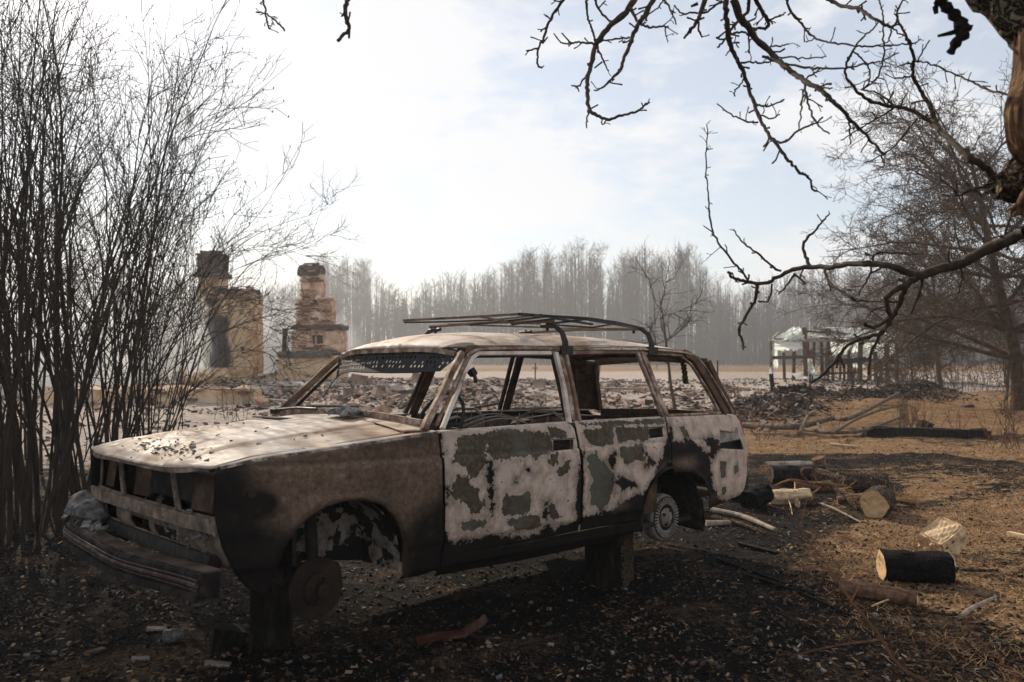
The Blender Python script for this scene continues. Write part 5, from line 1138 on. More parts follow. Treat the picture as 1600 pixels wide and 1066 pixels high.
def far_tree(u, d, top_v, var, kind, lab, grp):
    z_ = [q[1] for q in ((300, 'behind the willow clumps'), (560, 'behind the stove ruins'), (790, 'above the front of the car roof'), (1010, 'above the rear of the car roof'), (1190, 'between the car roof and the shed'), (1420, 'behind the plastic shed'), (9999, 'behind the thorn trees')) if u < q[0]][0]
    lab = lab + ', ' + z_; grp = grp + ', ' + z_
    x = (u - 800) / FPX * d; hgt = max((548 - top_v) / FPX * d + 1.5, 4); t = thing('birch_tree' if kind else 'pine_tree', lab, 'tree', (x, d, 0), (0, 0, fr.uniform(0, 6.28)), grp)
    k = hgt / 12.0; w = k * fr.uniform(.8, 1.15)
    for nm, me in zip(('trunk', 'crown'), var): inst(nm, me, t, sc=(w, w, k))
for i in range(240):
    u = -60 + 1720 * (i + fr.uniform(-.4, .4)) / 240; d = fr.uniform(84, 104); tv = np.interp(u, prof_u, prof_v); tv += 8 + abs(fr.normal(0, 14)) if fr.rand() < .35 else fr.uniform(22, 75)
    far_tree(u, d, tv, VAR[fr.randint(9)], 1, 'bare birch in the hazy forest edge', 'bare birches along the forest edge')
for i in range(42):
    u = fr.choice([fr.uniform(430, 760), fr.uniform(600, 700), fr.uniform(1080, 1240), fr.uniform(700, 1500)]); d = fr.uniform(98, 112)
    far_tree(u, d, fr.uniform(462, 495), CON[fr.randint(3)], 0, 'dark pine among the bare far birches', 'pines among the birches')
# the wood behind them, one mass
n = 3600; d = fr.uniform(98, 150, n); u = fr.uniform(-250, 1900, n); x = (u - 800) / FPX * d; hgt = (548 - (np.interp(u, prof_u, prof_v) + fr.uniform(6, 70, n))) / FPX * d + 1.5
B0 = np.stack([x, d, np.zeros(n)], -1); B1 = B0 + np.stack([fr.normal(0, .3, n), fr.normal(0, .3, n), hgt], -1); V1, F1 = cones(B0, B1, .10, .03, 3)
m = 17; s = fr.uniform(.05, 1, (n, m)); C0 = B0[:, None] + (B1 - B0)[:, None] * s[..., None]; a = fr.uniform(0, 6.28, (n, m)); L = fr.uniform(.6, 1.9, (n, m))
C1 = C0 + np.stack([np.cos(a) * L * .6, np.sin(a) * L * .6, L * .9], -1); V2, F2 = cones(C0.reshape(-1, 3), C1.reshape(-1, 3), .026, .012, 3)
props(obj('far_wood', np.concatenate([V1, V2]), np.concatenate([F1, F2 + len(V1)]), M['birch_dark']), 'mass of bare trees deep in the forest beyond the field', 'forest', None, 'stuff')
n = 9000; dd = fr.uniform(83, 100, n); uu = fr.uniform(-200, 1800, n); B0 = np.stack([(uu - 800) / FPX * dd, dd, np.full(n, -.05)], -1); B1 = B0 + np.stack([fr.normal(0, .35, n), fr.normal(0, .2, n), fr.uniform(.6, 3.6, n) ** 1.0], -1)
V, F = cones(B0, B1, .022, .008, 3); props(obj('forest_undergrowth', V, F, M['birch_dark']), 'brown undergrowth along the foot of the forest', 'undergrowth', None, 'stuff')

# ================================================================== CHIMNEY RUINS
def rough_mass(name, lo, hi, mat, parent, rs, res=.12, amp=.05, batter=0.0, ragged=.0, origin=(0, 0, 0), ero=1.5, fq=1.0, soot=None):
    """a weathered masonry block: box skin with an uneven surface and a ragged top"""
    lo, hi = np.array(lo, float), np.array(hi, float); n = np.maximum(((hi - lo) / res).astype(int), 2); vid = {}; V = []; F = []
    def vv(i, j, k):
        key = (i, j, k)
        if key not in vid:
            p = lo + (hi - lo) * np.array([i / n[0], j / n[1], k / n[2]]); c = (lo + hi) / 2; f = k / n[2]
            p[:2] = c[:2] + (p[:2] - c[:2]) * (1 - batter * f)
            edge = (i in (0, n[0])) + (j in (0, n[1])) + (k == n[2])
            q = nrm(p - c); a = float(fbm((p[0] * 2.1 + p[1] * 3.3) * fq, (p[2] * 2.7 + p[1]) * fq, 13, 4)) - .5
            p = p + q * a * amp * 2 - q * (edge >= 2) * rs.uniform(.1, ero) * amp
            if k == n[2]: p[2] += ragged * (float(vn(p[0] * 3, p[1] * 3, 5)) - .6)
            vid[key] = len(V); V.append(p - np.array(origin))
        return vid[key]
    for i in range(n[0]):
        for k in range(n[2]):
            F.append((vv(i, 0, k), vv(i + 1, 0, k), vv(i + 1, 0, k + 1), vv(i, 0, k + 1))); F.append((vv(i + 1, n[1], k), vv(i, n[1], k), vv(i, n[1], k + 1), vv(i + 1, n[1], k + 1)))
    for j in range(n[1]):
        for k in range(n[2]):
            F.append((vv(0, j + 1, k), vv(0, j, k), vv(0, j, k + 1), vv(0, j + 1, k + 1))); F.append((vv(n[0], j, k), vv(n[0], j + 1, k), vv(n[0], j + 1, k + 1), vv(n[0], j, k + 1)))
    for i in range(n[0]):
        for j in range(n[1]): F.append((vv(i, j, n[2]), vv(i + 1, j, n[2]), vv(i + 1, j + 1, n[2]), vv(i, j + 1, n[2])))
    at = None
    if soot is not None: VV = np.array(V); at = {'soot': np.clip(sum(bump_(VV[:, 0], VV[:, 2], *q) for q in soot) * 1.3, 0, 1.3)}
    return obj(name, V, F, mat, parent, False, at)
bb = MB(); bb.box((0, 0, 0), (.25, .12, .065), jit=.006); BR = mesh('brick', bb.v, bb.f, M['brick']); BRB = mesh('brick', bb.v, bb.f, M['brickb'])
def brick_band(parent, x0, x1, y, z0, z1, rs, prob, sooty=.3, budget=None, side=None, depth=.03):
    """courses of single bricks standing a little proud of a face"""
    c = 0; z = z0
    while z < z1:
        x = x0 + (.13 if c % 2 else 0)
        while x < x1:
            if rs.rand() < prob(x, z) and (budget is None or budget[0] > 0):
                L = (x + .125, y - depth + rs.uniform(-.012, .02), z + .035) if side is None else (side - .06 + depth, x + .125, z + .035)
                inst('brick', BRB if rs.rand() < sooty else BR, parent, L, (rs.normal(0, .03), rs.normal(0, .03), (0 if side is None else R(90)) + rs.normal(0, .05)), (1, 1, rs.uniform(.9, 1.05)))
                if budget is not None: budget[0] -= 1
            x += .265
        z += .082; c += 1
DC = 28.0
def ru(u): return (u - 800) / FPX * DC
def rv(v): return 1.5 + (548 - v) / FPX * DC
rc = np.random.RandomState(3)
# left stove: body, hearth opening painted on as dark, stack on its left
ox = ru(352); c1 = thing('stove_ruin', 'left brick stove ruin with a tall ochre plastered body and sooty stack, behind the willows', 'chimney ruin', (ox, DC, 0)); O1 = (ox, DC, 0)
def blk(par, O, name, u0, u1, v0, v1, y0, y1, mat, amp=.08, batter=0, ragged=0, res=.085, soot=None): return rough_mass(name, (ru(u0), DC + y0, rv(v1)), (ru(u1), DC + y1, rv(v0)), mat, par, rc, .085, amp, batter, ragged, O, soot=soot)
blk(c1, O1, 'body', 316, 392, 455, 605, 0, 1.5, M['plaster_soot_shade'], .09, .03, .18, soot=[(ru(340) - ox, rv(505), .42, .30), (ru(338) - ox, rv(565), .50, .55), (ru(335) - ox, rv(535), .42, .5), (ru(330) - ox, rv(470), .25, .2)])  # soot stains, with the shade inside the hearth opening painted in among them
blk(c1, O1, 'stack', 303, 341, 425, 475, .25, 1.1, M['plaster'], .09, 0, .05)
blk(c1, O1, 'stack_top', 301, 341, 391, 428, .2, 1.12, M['soot'], .09, 0, .16)
blk(c1, O1, 'stack_collar', 299, 345, 424, 432, .15, 1.18, M['soot'], .06)
blk(c1, O1, 'hearth_block', 312, 360, 575, 608, -.35, .3, M['plaster'], .06, .1)
blk(c1, O1, 'broken_edge', 326, 388, 449, 460, .05, 1.3, M['rubble2'], .12, 0, .15)
blk(c1, O1, 'pipe_hole_shade', 376, 382, 542, 552, -.03, .1, M['rubble2'], .02)  # black plug proud of the wall, the dark of a pipe hole as colour
bud = [120]
brick_band(c1, ru(318) - ox, ru(388) - ox, 0, rv(470), rv(450), rc, lambda x, z: .5, .6, bud); brick_band(c1, ru(303) - ox, ru(338) - ox, .2, rv(428), rv(394), rc, lambda x, z: .35, .9, bud)
brick_band(c1, ru(372) - ox, ru(388) - ox, 0, rv(592), rv(530), rc, lambda x, z: .12, .3, bud)
# right stove: four stages
ox = ru(490); c2 = thing('stove_ruin', 'right stepped brick stove ruin with two small flue holes and broken top', 'chimney ruin', (ox, DC, 0)); O2 = (ox, DC, 0)
blk(c2, O2, 'base', 436, 532, 556, 605, -.3, 1.6, M['plaster'], .06, .02)
blk(c2, O2, 'base_ledge', 438, 520, 549, 558, -.4, 1.6, M['soot'], .05)
fb = [(454, 484, 515, 552), (484.5, 487.5, 522, 535), (488, 501, 515, 552)]
blk(c2, O2, 'middle_block', 455, 487, 516, 551, 0, 1.3, M['plaster2'], .06); blk(c2, O2, 'middle_block', 492, 494, 520, 538, 0, 1.2, M['plaster2'], .01); blk(c2, O2, 'middle_block', 504, 532, 514, 551, 0, 1.3, M['plaster2'], .06)
blk(c2, O2, 'middle_block', 486, 505, 537, 551, 0, 1.3, M['plaster2'], .02); blk(c2, O2, 'middle_block', 486, 505, 514, 524, 0, 1.3, M['plaster2'], .02); blk(c2, O2, 'flue_back', 484, 506, 520, 540, .18, .9, M['soot'], .01)
blk(c2, O2, 'middle_ledge', 455, 534, 507, 515, -.06, 1.35, M['soot'], .06, 0, .06)
blk(c2, O2, 'upper_block', 460, 516, 463, 508, .12, 1.1, M['plaster2'], .06, .02, .12)
blk(c2, O2, 'flue_hole_shade', 485, 494, 468, 476, .08, .3, M['rubble2'], .02)  # solid black block painting the shade inside a flue opening
blk(c2, O2, 'stack', 467, 499, 424, 464, .2, 1.0, M['plaster2'], .06, 0, .05); blk(c2, O2, 'stack_top', 462, 498, 411, 430, .15, 1.05, M['soot'], .09, 0, .12)
bud = [170]
brick_band(c2, ru(467) - ox, ru(497) - ox, .2, rv(462), rv(412), rc, lambda x, z: .4, .5, bud); brick_band(c2, ru(460) - ox, ru(512) - ox, .12, rv(507), rv(466), rc, lambda x, z: .45 * (fbm(np.array([x * 2]), np.array([z * 2]), 4)[0] > .48), .2, bud)
brick_band(c2, ru(455) - ox, ru(528) - ox, 0, rv(550), rv(540), rc, lambda x, z: .5, .5, bud); brick_band(c2, ru(455) - ox, ru(528) - ox, -.02, rv(515), rv(508), rc, lambda x, z: .8, .7, bud)
# foundation wall in front of the stoves
fw = thing('foundation_wall', 'low smoke-stained foundation wall in front of the stove ruins', 'wall', (-9.2, 21.5, 0))
rough_mass('plinth', (-12.2, 21.3, -.1), (-6.6, 21.9, .55), M['plaster'], fw, rc, .2, .08, 0, .2, (-9.2, 21.5, 0))
brick_band(fw, -2.9, 2.3, -.2, .2, .5, rc, lambda x, z: .18, .5)
pp = thing('burnt_post', 'lone pale post standing between the two stove ruins', 'post', (ru(418), 30, .2)); b = MB(); b.box((0, 0, 1.0), (.13, .13, 2.2), (.0, .03, 0), jit=.03); b.build('post', M['brownwood'], pp)

# ================================================================== RUBBLE
def chunk_mesh(n, area, size, mat_list, name, label, cat, seed, kind='stuff', lift=.0, flat=.5):
    r = np.random.RandomState(seed); b = np.array([[-1, -1, -1], [1, -1, -1], [1, 1, -1], [-1, 1, -1], [-1, -1, 1], [1, -1, 1], [1, 1, 1], [-1, 1, 1]], float) * .5
    f = np.array([[0, 3, 2, 1], [4, 5, 6, 7], [0, 1, 5, 4], [1, 2, 6, 5], [2, 3, 7, 6], [3, 0, 4, 7]])
    X, Y = area(r, n); Z = H(X, Y); k = len(X); S = size(r, k); B = b[None] + r.uniform(-.14, .14, (k, 8, 3)); B = B * S[:, None, :]
    a = r.uniform(0, 6.28, k); e1 = r.normal(0, .45, k); c, s_ = np.cos(a), np.sin(a); ce, se = np.cos(e1), np.sin(e1)
    x = B[..., 0] * ce[:, None] - B[..., 2] * se[:, None]; z = B[..., 0] * se[:, None] + B[..., 2] * ce[:, None]; y = B[..., 1]
    V = np.stack([x * c[:, None] - y * s_[:, None] + X[:, None], x * s_[:, None] + y * c[:, None] + Y[:, None], z + Z[:, None] + S[:, 2:3] * lift], -1).reshape(-1, 3)
    F = (np.arange(k)[:, None, None] * 8 + f[None]).reshape(-1, 4); fm = np.repeat(r.choice(len(mat_list[0]), k, p=mat_list[1]), 6)
    o = obj(name, V, F, [M[m] for m in mat_list[0]], None, False, None, fm); return props(o, label, None, None, kind)
def rub_area(r, n):
    x = np.concatenate([r.normal(-1.0, 3.3, n), r.normal(-8, 4.2, n), r.normal(2.5, 4, n)]); y = np.concatenate([r.normal(22.5, 2.6, n), r.normal(26.5, 3.2, n), r.normal(29, 3, n)])
    m = (y > 15.5) & (fbm(x * .8, y * .8, 51, 3) > .40); return x[m], y[m]
chunk_mesh(9000, rub_area, lambda r, k: np.stack([r.uniform(.06, .30, k), r.uniform(.05, .2, k), r.uniform(.015, .06, k)], -1) * (r.uniform(.3, 1.15, k) ** 2.4 * .8)[:, None], (['brick', 'rubble', 'rubble2', 'block', 'brickb'], [.12, .36, .26, .10, .16]), 'brick_rubble', 'broken brick and plaster rubble between the car and the stove ruins', None, 1, lift=.35)
def field_area(r, n): x = r.uniform(-22, 22, n); y = r.uniform(11, 44, n) ; m = (x < 3.2 + (y - 12) * .6) & (fbm(x * .9, y * .9, 52, 3) > .42); return x[m], y[m]
chunk_mesh(14000, field_area, lambda r, k: np.stack([r.uniform(.03, .16, k), r.uniform(.03, .10, k), r.uniform(.01, .06, k)], -1), (['rubble', 'rubble2', 'flash', 'chip2'], [.3, .35, .2, .15]), 'ash_field_debris', 'small dark and pale debris scattered over the ash field', None, 2, lift=.3)
def bank_area(r, n):
    t = r.uniform(0, 1, n); x = 4.6 + t * 8.9 + r.normal(0, .6, n); y = 17.3 + t * 9.2 + r.normal(0, .6, n); return x, y
chunk_mesh(6000, bank_area, lambda r, k: np.stack([r.uniform(.02, .16, k), r.uniform(.015, .06, k), r.uniform(.01, .035, k)], -1), (['rubble2', 'char', 'chip2', 'greywood', 'rubble'], [.40, .2, .26, .05, .09]), 'bank_clods', 'black clods and charred bits on the dark earth bank', None, 3, lift=.3)
# single pieces one can pick out in the rubble
def slab(name, label, cat, u, v, dims, rot, mat, group=None, lift=.4, jit=.15, y=None):
    p = onground(u, v); b = MB(); b.box((0, 0, 0), dims, None, jit=min(dims) * jit); o = b.build(name, M[mat]); o.location = (p[0], p[1], p[2] + min(dims) * lift); o.rotation_euler = rot
    return props(o, label, cat, group)
slab('masonry_block', 'pale squared block standing on the rubble, seen through the front door window', 'block', 762, 622, (.30, .30, .38), (.05, .05, .3), 'block', lift=.5)
slab('masonry_block', 'dark broken block standing on the field, seen through the rear door window', 'block', 926, 590, (.6, .5, .95), (.05, .12, .5), 'soot', lift=.8)
slab('masonry_block', 'brown lump of masonry seen through the windscreen near the centre pillar', 'block', 660, 605, (.45, .4, .35), (.2, .1, .7), 'rubble')
def place_label(us, i, what, plural):
    zones = [(-1, 455, 'left of the windscreen'), (455, 715, 'seen through the windscreen'), (715, 880, 'seen through the front door window'), (880, 1100, 'seen through the rear door window')]
    z = [q for q in zones if q[0] <= us[i] < q[1]][0]; s_ = sorted(k for k in range(len(us)) if z[0] <= us[k] < z[1]); s_.sort(key=lambda k: us[k]); r_ = s_.index(i)
    o_ = ['leftmost', 'second from left', 'third from left', 'fourth from left', 'fifth from left', 'sixth from left', 'seventh from left', 'eighth from left', 'ninth from left', 'tenth from left', 'eleventh from left', 'twelfth from left', 'thirteenth from left', 'last from left']
    return '%s, %s of the %s %s' % (what, o_[r_], plural, z[2])
LU = [545, 572, 600, 612, 590, 640, 700, 720, 740, 800, 820, 842, 540, 560, 480, 462, 500, 425, 410, 445, 690, 910, 960, 1000]; lump_m = [rng.choice(['brick', 'rubble', 'soot', 'rubble']) for _ in LU]
LB = [800, 925, 960, 985, 640, 700, 745, 520, 440, 880, 1010]; board_m = [rng.choice(['greywood', 'greywood', 'char']) for _ in LB]
for i, (u, v) in enumerate([(545, 618), (572, 632), (600, 625), (612, 640), (590, 610), (640, 622), (700, 612), (720, 628), (740, 600), (800, 612), (820, 598), (842, 610), (540, 640), (560, 605), (480, 615), (462, 622), (500, 600), (425, 600), (410, 612), (445, 596), (690, 598), (910, 612), (960, 606), (1000, 614)]):
    slab('rubble_lump', place_label(LU, i, {'brick': 'brown brick lump', 'rubble': 'rough grey-brown masonry lump', 'soot': 'soot-dark masonry lump'}[lump_m[i]], 'lumps'), 'rubble', u, v, (rng.uniform(.2, .5), rng.uniform(.18, .4), rng.uniform(.12, .3)), (rng.uniform(-.4, .4), rng.uniform(-.4, .4), rng.uniform(0, 3)), lump_m[i], 'lumps of masonry in the rubble')
for i, (u, v, L, a) in enumerate([(800, 606, 1.6, .1), (925, 608, 2.2, -.1), (960, 612, 1.8, .25), (985, 600, 1.5, -.3), (640, 600, 1.4, .6), (700, 618, 1.3, -.5), (745, 625, 1.0, .2), (520, 625, 1.2, .5), (440, 610, 1.5, -.2), (880, 598, 1.4, .4), (1010, 606, 1.2, -.5)]):
    slab('burnt_board', place_label(LB, i, {'greywood': 'grey weathered board', 'char': 'black charred board'}[board_m[i]], 'boards'), 'board', u, v, (L, .13, .05), (rng.uniform(-.1, .1), rng.uniform(-.18, .18), a), board_m[i], 'burnt boards on the rubble', lift=2)
em = thing('pale_debris_heap', 'small heap of pale yellow debris left of the left stove ruin', 'debris', tuple(onground(312, 606)))  # chunks take the pale cut-wood colour
b = MB()
for i in range(60): b.box((rng.gauss(0, .7), rng.gauss(0, .35), rng.uniform(0, .25)), (rng.uniform(.08, .3), rng.uniform(.06, .2), rng.uniform(.04, .12)), (rng.random(), rng.random(), rng.random() * 3), jit=.02)
b.build('chunks', M['cutwood'], em)['kind'] = 'stuff'
# vertical stake on the rubble
t = thing('iron_stake', 'thin upright stake on a stone heap seen through the front door window', 'stake', tuple(onground(836, 600))); b = MB(); b.tube([(0, 0, 0), (.02, 0, .95)], .03, 6); b.box((0, 0, .7), (.22, .04, .05)); b.build('stake', M['brownwood'], t)

# ================================================================== SHED, FENCE, POSTS
DS = 40.0
def sx(u): return (u - 800) / FPX * DS
def sz(v, d=DS): return 1.5 + (548 - v) / FPX * d
shed = thing('ruined_shed', 'collapsed timber lean-to with torn white plastic sheeting at the edge of the field', 'shed', (sx(1290), DS, 0)); OS = np.array([sx(1290), DS, 0])
def rel(p): return tuple(np.array(p) - OS)
for i, (u, v0, v1, w, dy, mt) in enumerate([(1205, 530, 592, .13, 0, 'post'), (1225, 552, 590, .14, 1.4, 'brownwood'), (1240, 550, 590, .16, 1.8, 'brownwood'), (1258, 513, 594, .20, -.1, 'brownwood'), (1262, 530, 592, .12, .9, 'brownwood'), (1271, 535, 585, .12, 1.8, 'post'),
        (1284, 518, 586, .15, 1.2, 'brownwood'), (1293, 514, 590, .18, 0, 'post'), (1300, 535, 588, .12, 1.6, 'post'), (1313, 540, 588, .12, 1.9, 'post'), (1326, 532, 590, .13, 1.2, 'brownwood'), (1344, 533, 594, .20, 0, 'post'), (1359, 533, 588, .15, 1.5, 'brownwood'),
        (1368, 550, 596, .16, .2, 'post'), (1377, 545, 592, .12, 1.0, 'brownwood'), (1386, 538, 594, .18, .1, 'post'), (1401, 534, 592, .15, .8, 'brownwood'), (1330, 560, 592, .12, .6, 'post'), (1319, 560, 592, .10, .4, 'post')]):
    k = (DS + dy) / DS; b = MB(); x = (u - 800) / FPX * DS * k; z1 = 1.5 + (548 - v0) / FPX * DS * k
    b.box(rel((x, DS + dy, z1 / 2)), (w, w * .8, z1 + .05), (rng.uniform(-.02, .02), rng.uniform(-.035, .035), rng.uniform(-.3, .3)), jit=.015); b.build('post', M[mt], shed)
for (u0, v0, u1, v1, w, dy0, dy1, mt) in [(1200, 531, 1300, 532, .15, -.12, -.12, 'greywood'), (1290, 532, 1412, 534, .15, -.15, -.1, 'greywood'), (1204, 559, 1270, 558, .16, -.12, -.1, 'post'), (1268, 512, 1360, 528, .14, -.1, .9, 'greywood'), (1294, 567, 1352, 562, .26, -.1, 0, 'char'), (1346, 562, 1402, 566, .18, 0, .2, 'post'), (1258, 517, 1300, 520, .1, .3, .4, 'brownwood'), (1205, 531, 1232, 519, .1, 0, 1.5, 'greywood'), (1370, 578, 1404, 577, .14, .1, .1, 'post'), (1275, 585, 1350, 583, .1, .6, .6, 'char')]:
    b = MB(); b.bar([rel(((u0 - 800) / FPX * DS, DS + dy0, sz(v0))), rel(((u1 - 800) / FPX * DS, DS + dy1, sz(v1)))], w, w); b.build('rail', M[mt], shed)
b = MB(); b.box(rel((sx(1281), DS + 1.6, .85)), (.5, .06, 1.4), (0, .1, 0)); b.build('brown_board', M['redlog'], shed)
def sheet(cols, name='plastic_sheet', seed=0, billow=.18, n=18):
    """cols: corners (u, v, dy): lower-left, lower-right, upper-right, upper-left"""
    r = np.random.RandomState(seed); C = [np.array(rel(((u - 800) / FPX * (DS + dy), DS + dy, sz(v, DS + dy)))) for u, v, dy in cols]; V = []
    for i in range(n + 1):
        for j in range(n + 1):
            a, c = i / n, j / n; p = (C[0] * (1 - a) + C[1] * a) * (1 - c) + (C[3] * (1 - a) + C[2] * a) * c
            f = math.sin(a * 3.14) * .6 + .4; q = billow * f * (fbm(np.array([a * 4 + seed]), np.array([c * 4]), seed, 4)[0] - .35) * 2
            p = p + np.array([0, -q, q * .35]);
            if j == 0: p[2] += r.uniform(-.10, .12)
            V.append(p)
    F = [(i * (n + 1) + j, (i + 1) * (n + 1) + j, (i + 1) * (n + 1) + j + 1, i * (n + 1) + j + 1) for i in range(n) for j in range(n)]
    return obj(name, V, F, M['plastic'], shed, True)
sheet([(1204, 533, -.25), (1257, 533, -.25), (1254, 517, 1.2), (1214, 524, 1.4)], seed=1, billow=.35); sheet([(1207, 548, -.05), (1256, 547, -.05), (1257, 531, -.1), (1205, 531, -.1)], seed=2, billow=.15)
sheet([(1224, 532, -.4), (1256, 530, -.4), (1252, 514, .4), (1228, 518, .5)], seed=3, billow=.6); sheet([(1270, 528, -.2), (1368, 532, -.2), (1372, 517, 1.8), (1284, 511, 1.6)], seed=4, billow=.4); sheet([(1300, 556, 1.2), (1346, 548, 1.2), (1342, 532, .9), (1296, 530, .9)], seed=5, billow=.25)
sheet([(1262, 527, .3), (1296, 528, .3), (1296, 514, 1.0), (1262, 516, 1.0)], seed=6, billow=.4); sheet([(1205, 576, -.05), (1216, 574, 0), (1214, 546, 0), (1205, 546, -.05)], seed=7, billow=.1); sheet([(1348, 562, .8), (1398, 562, .8), (1400, 536, .8), (1346, 536, .8)], seed=8, billow=.2)
sheet([(1250, 588, .2), (1275, 590, .3), (1268, 560, .9), (1258, 562, .9)], seed=9, billow=.3); sheet([(1200, 592, -.2), (1209, 594, -.2), (1208, 570, 0), (1203, 572, 0)], seed=10, billow=.1); sheet([(1325, 574, 1.6), (1348, 574, 1.6), (1352, 558, 1.6), (1325, 560, 1.6)], seed=11, billow=.1)
sheet([(1244, 592, -.7), (1292, 592, -.7), (1286, 583, .6), (1236, 584, .6)], seed=12, billow=.3); sheet([(1340, 530, -.3), (1404, 535, -.3), (1398, 522, 1.6), (1350, 517, 1.8)], seed=13, billow=.35)
fe_ = thing('chain_link_fence', 'sagging chain-link fence between the back of the car and the plastic shed', 'fence', (8.6, 37.5, 0)); T = Tubes(3)
xa, xb, ya, yb = sx(1030), sx(1203) * .96, 37.5, 38.6; hh = .92; pitch = .115; n = int((xb - xa) / pitch)
for i in range(-8, n + 1):
    for sgn in (1, -1):
        a0 = xa + i * pitch; m = 7; pts = []
        for k in range(m + 1):
            f = k / m; x = a0 + (f if sgn > 0 else 1 - f) * hh * .95
            if xa <= x <= xb: t_ = (x - xa) / (xb - xa); pts.append((x - 8.6, ya + (yb - ya) * t_ - 37.5 + .05 * math.sin(x * 2 + f), f * (hh - .12 * math.sin(t_ * 9) ** 2)))
        if len(pts) > 1: T.add(pts, [.0062] * len(pts), 3)
T.build('wire_mesh', M['wire'], fe_)['kind'] = 'stuff'
for t_ in (0, .48): b = MB(); b.tube([(xa + (xb - xa) * t_ - 8.6, (yb - ya) * t_, -.1), (xa + (xb - xa) * t_ - 8.6, (yb - ya) * t_, 1.05)], .04, 6); b.build('fence_post', M['charb'], fe_)
def pole(name, label, cat, pts, r0, r1, mat, n=8, wob=.0, group=None):
    """pts: (u, v, height above ground)"""
    P = []
    for q in pts:
        if len(q) == 3: g = onground(q[0], q[1]); P.append(g + [0, 0, q[2]])
        else: P.append(np.array(q[0]))
    P = np.array(P)
    if len(P) > 2 or wob:
        P = np.array(spline3(P, 5)); P[1:-1] += nr.normal(0, wob, P[1:-1].shape) if wob else 0
    b = MB(); b.tube(P - P[0], np.linspace(r0, r1, len(P)) * (1 + nr.uniform(-.08, .08, len(P))), n); o = b.build(name, M[mat], None, False); o.location = P[0]; return props(o, label, cat, group)
def upost(name, label, u, v, htop_v, r, mat, lean=(0, 0)):
    p = onground(u, v); d = p[1]; h = (v - htop_v) / FPX * d; b = MB(); b.tube([(0, 0, -.1), (lean[0] * .5, 0, h * .5), (lean[0], lean[1], h)], [r * 1.05, r, r * .9], 9); o = b.build(name, M[mat], None); o.location = p; return props(o, label, 'post')
upost('charred_post', 'short charred black post leaning in front of the shed, left end of the bank', 1210, 627, 584, .07, 'char', (-.10, 0))
upost('charred_post', 'crooked dark stake leaning on the bank in front of the shed', 1331, 607, 575, .05, 'char', (.12, 0))
upost('charred_post', 'short dark stump stake on the bank left of the leaning stake', 1266, 620, 585, .035, 'char')
upost('charred_post', 'small dark stake on the bank right of the leaning stake', 1371, 612, 588, .04, 'char', (.05, 0))
pole('fallen_pole', 'long pale grey fallen pole lying along the foot of the dark bank', 'pole', [(1162, 668, .05), (1240, 655, .10), (1300, 642, .16), (1330, 634, .2), (1405, 628, .14)], .06, .035, 'pole')
pole('fallen_pole', 'second grey pole crossing the first, running up the bank to the right', 'pole', [(1215, 662, .05), (1310, 650, .1), (1380, 640, .12), (1470, 630, .1)], .038, .022, 'pole')
pole('fallen_pole', 'crooked grey branch lying over the bank', 'branch', [(1300, 646, .15), (1350, 640, .15), (1400, 630, .1), (1430, 624, .1)], .028, .015, 'pole')
pole('fallen_pole', 'short pale broken branch sticking out of the bank', 'branch', [(1274, 640, .14), (1292, 643, .10)], .028, .022, 'pole')
pole('fallen_pole', 'forked grey root at the left of the bank', 'branch', [(1246, 648, .05), (1252, 643, .15), (1262, 641, .30)], .04, .025, 'pole')
pole('fallen_pole', 'thin pale pole lying flat across the straw beyond the logs', 'pole', [(1296, 696, .02), (1340, 700, .02)], .02, .015, 'cutwood', 6)
p = onground(1440, 682); bm_ = thing('charred_beam', 'long flat charred black beam lying on the grass at right', 'beam', tuple(p + [0, 0, .08]), (0, R(.6), R(-4)))
b = MB(); b.bar([(-.98, 0, 0), (-.3, .02, 0), (.4, 0, 0), (1.15, .02, -.01)], [.22, .24, .22, .19], [.13, .15, .14, .10]); b.build('beam', M['char'], bm_); b = MB()
for i in range(7): b.box((rng.uniform(-.95, 1.1), -.10, rng.uniform(.05, .08)), (rng.uniform(.1, .35), .05, .03), (rng.uniform(-.1, .1), 0, rng.uniform(-.2, .2)), jit=.01)
b.build('char_flakes', M['rubble2'], bm_)
slab('charred_stump', 'small jagged black stump behind the charred beam, under the twiggy shrub', 'stump', 1445, 668, (.22, .16, .16), (0, .3, 0), 'char')

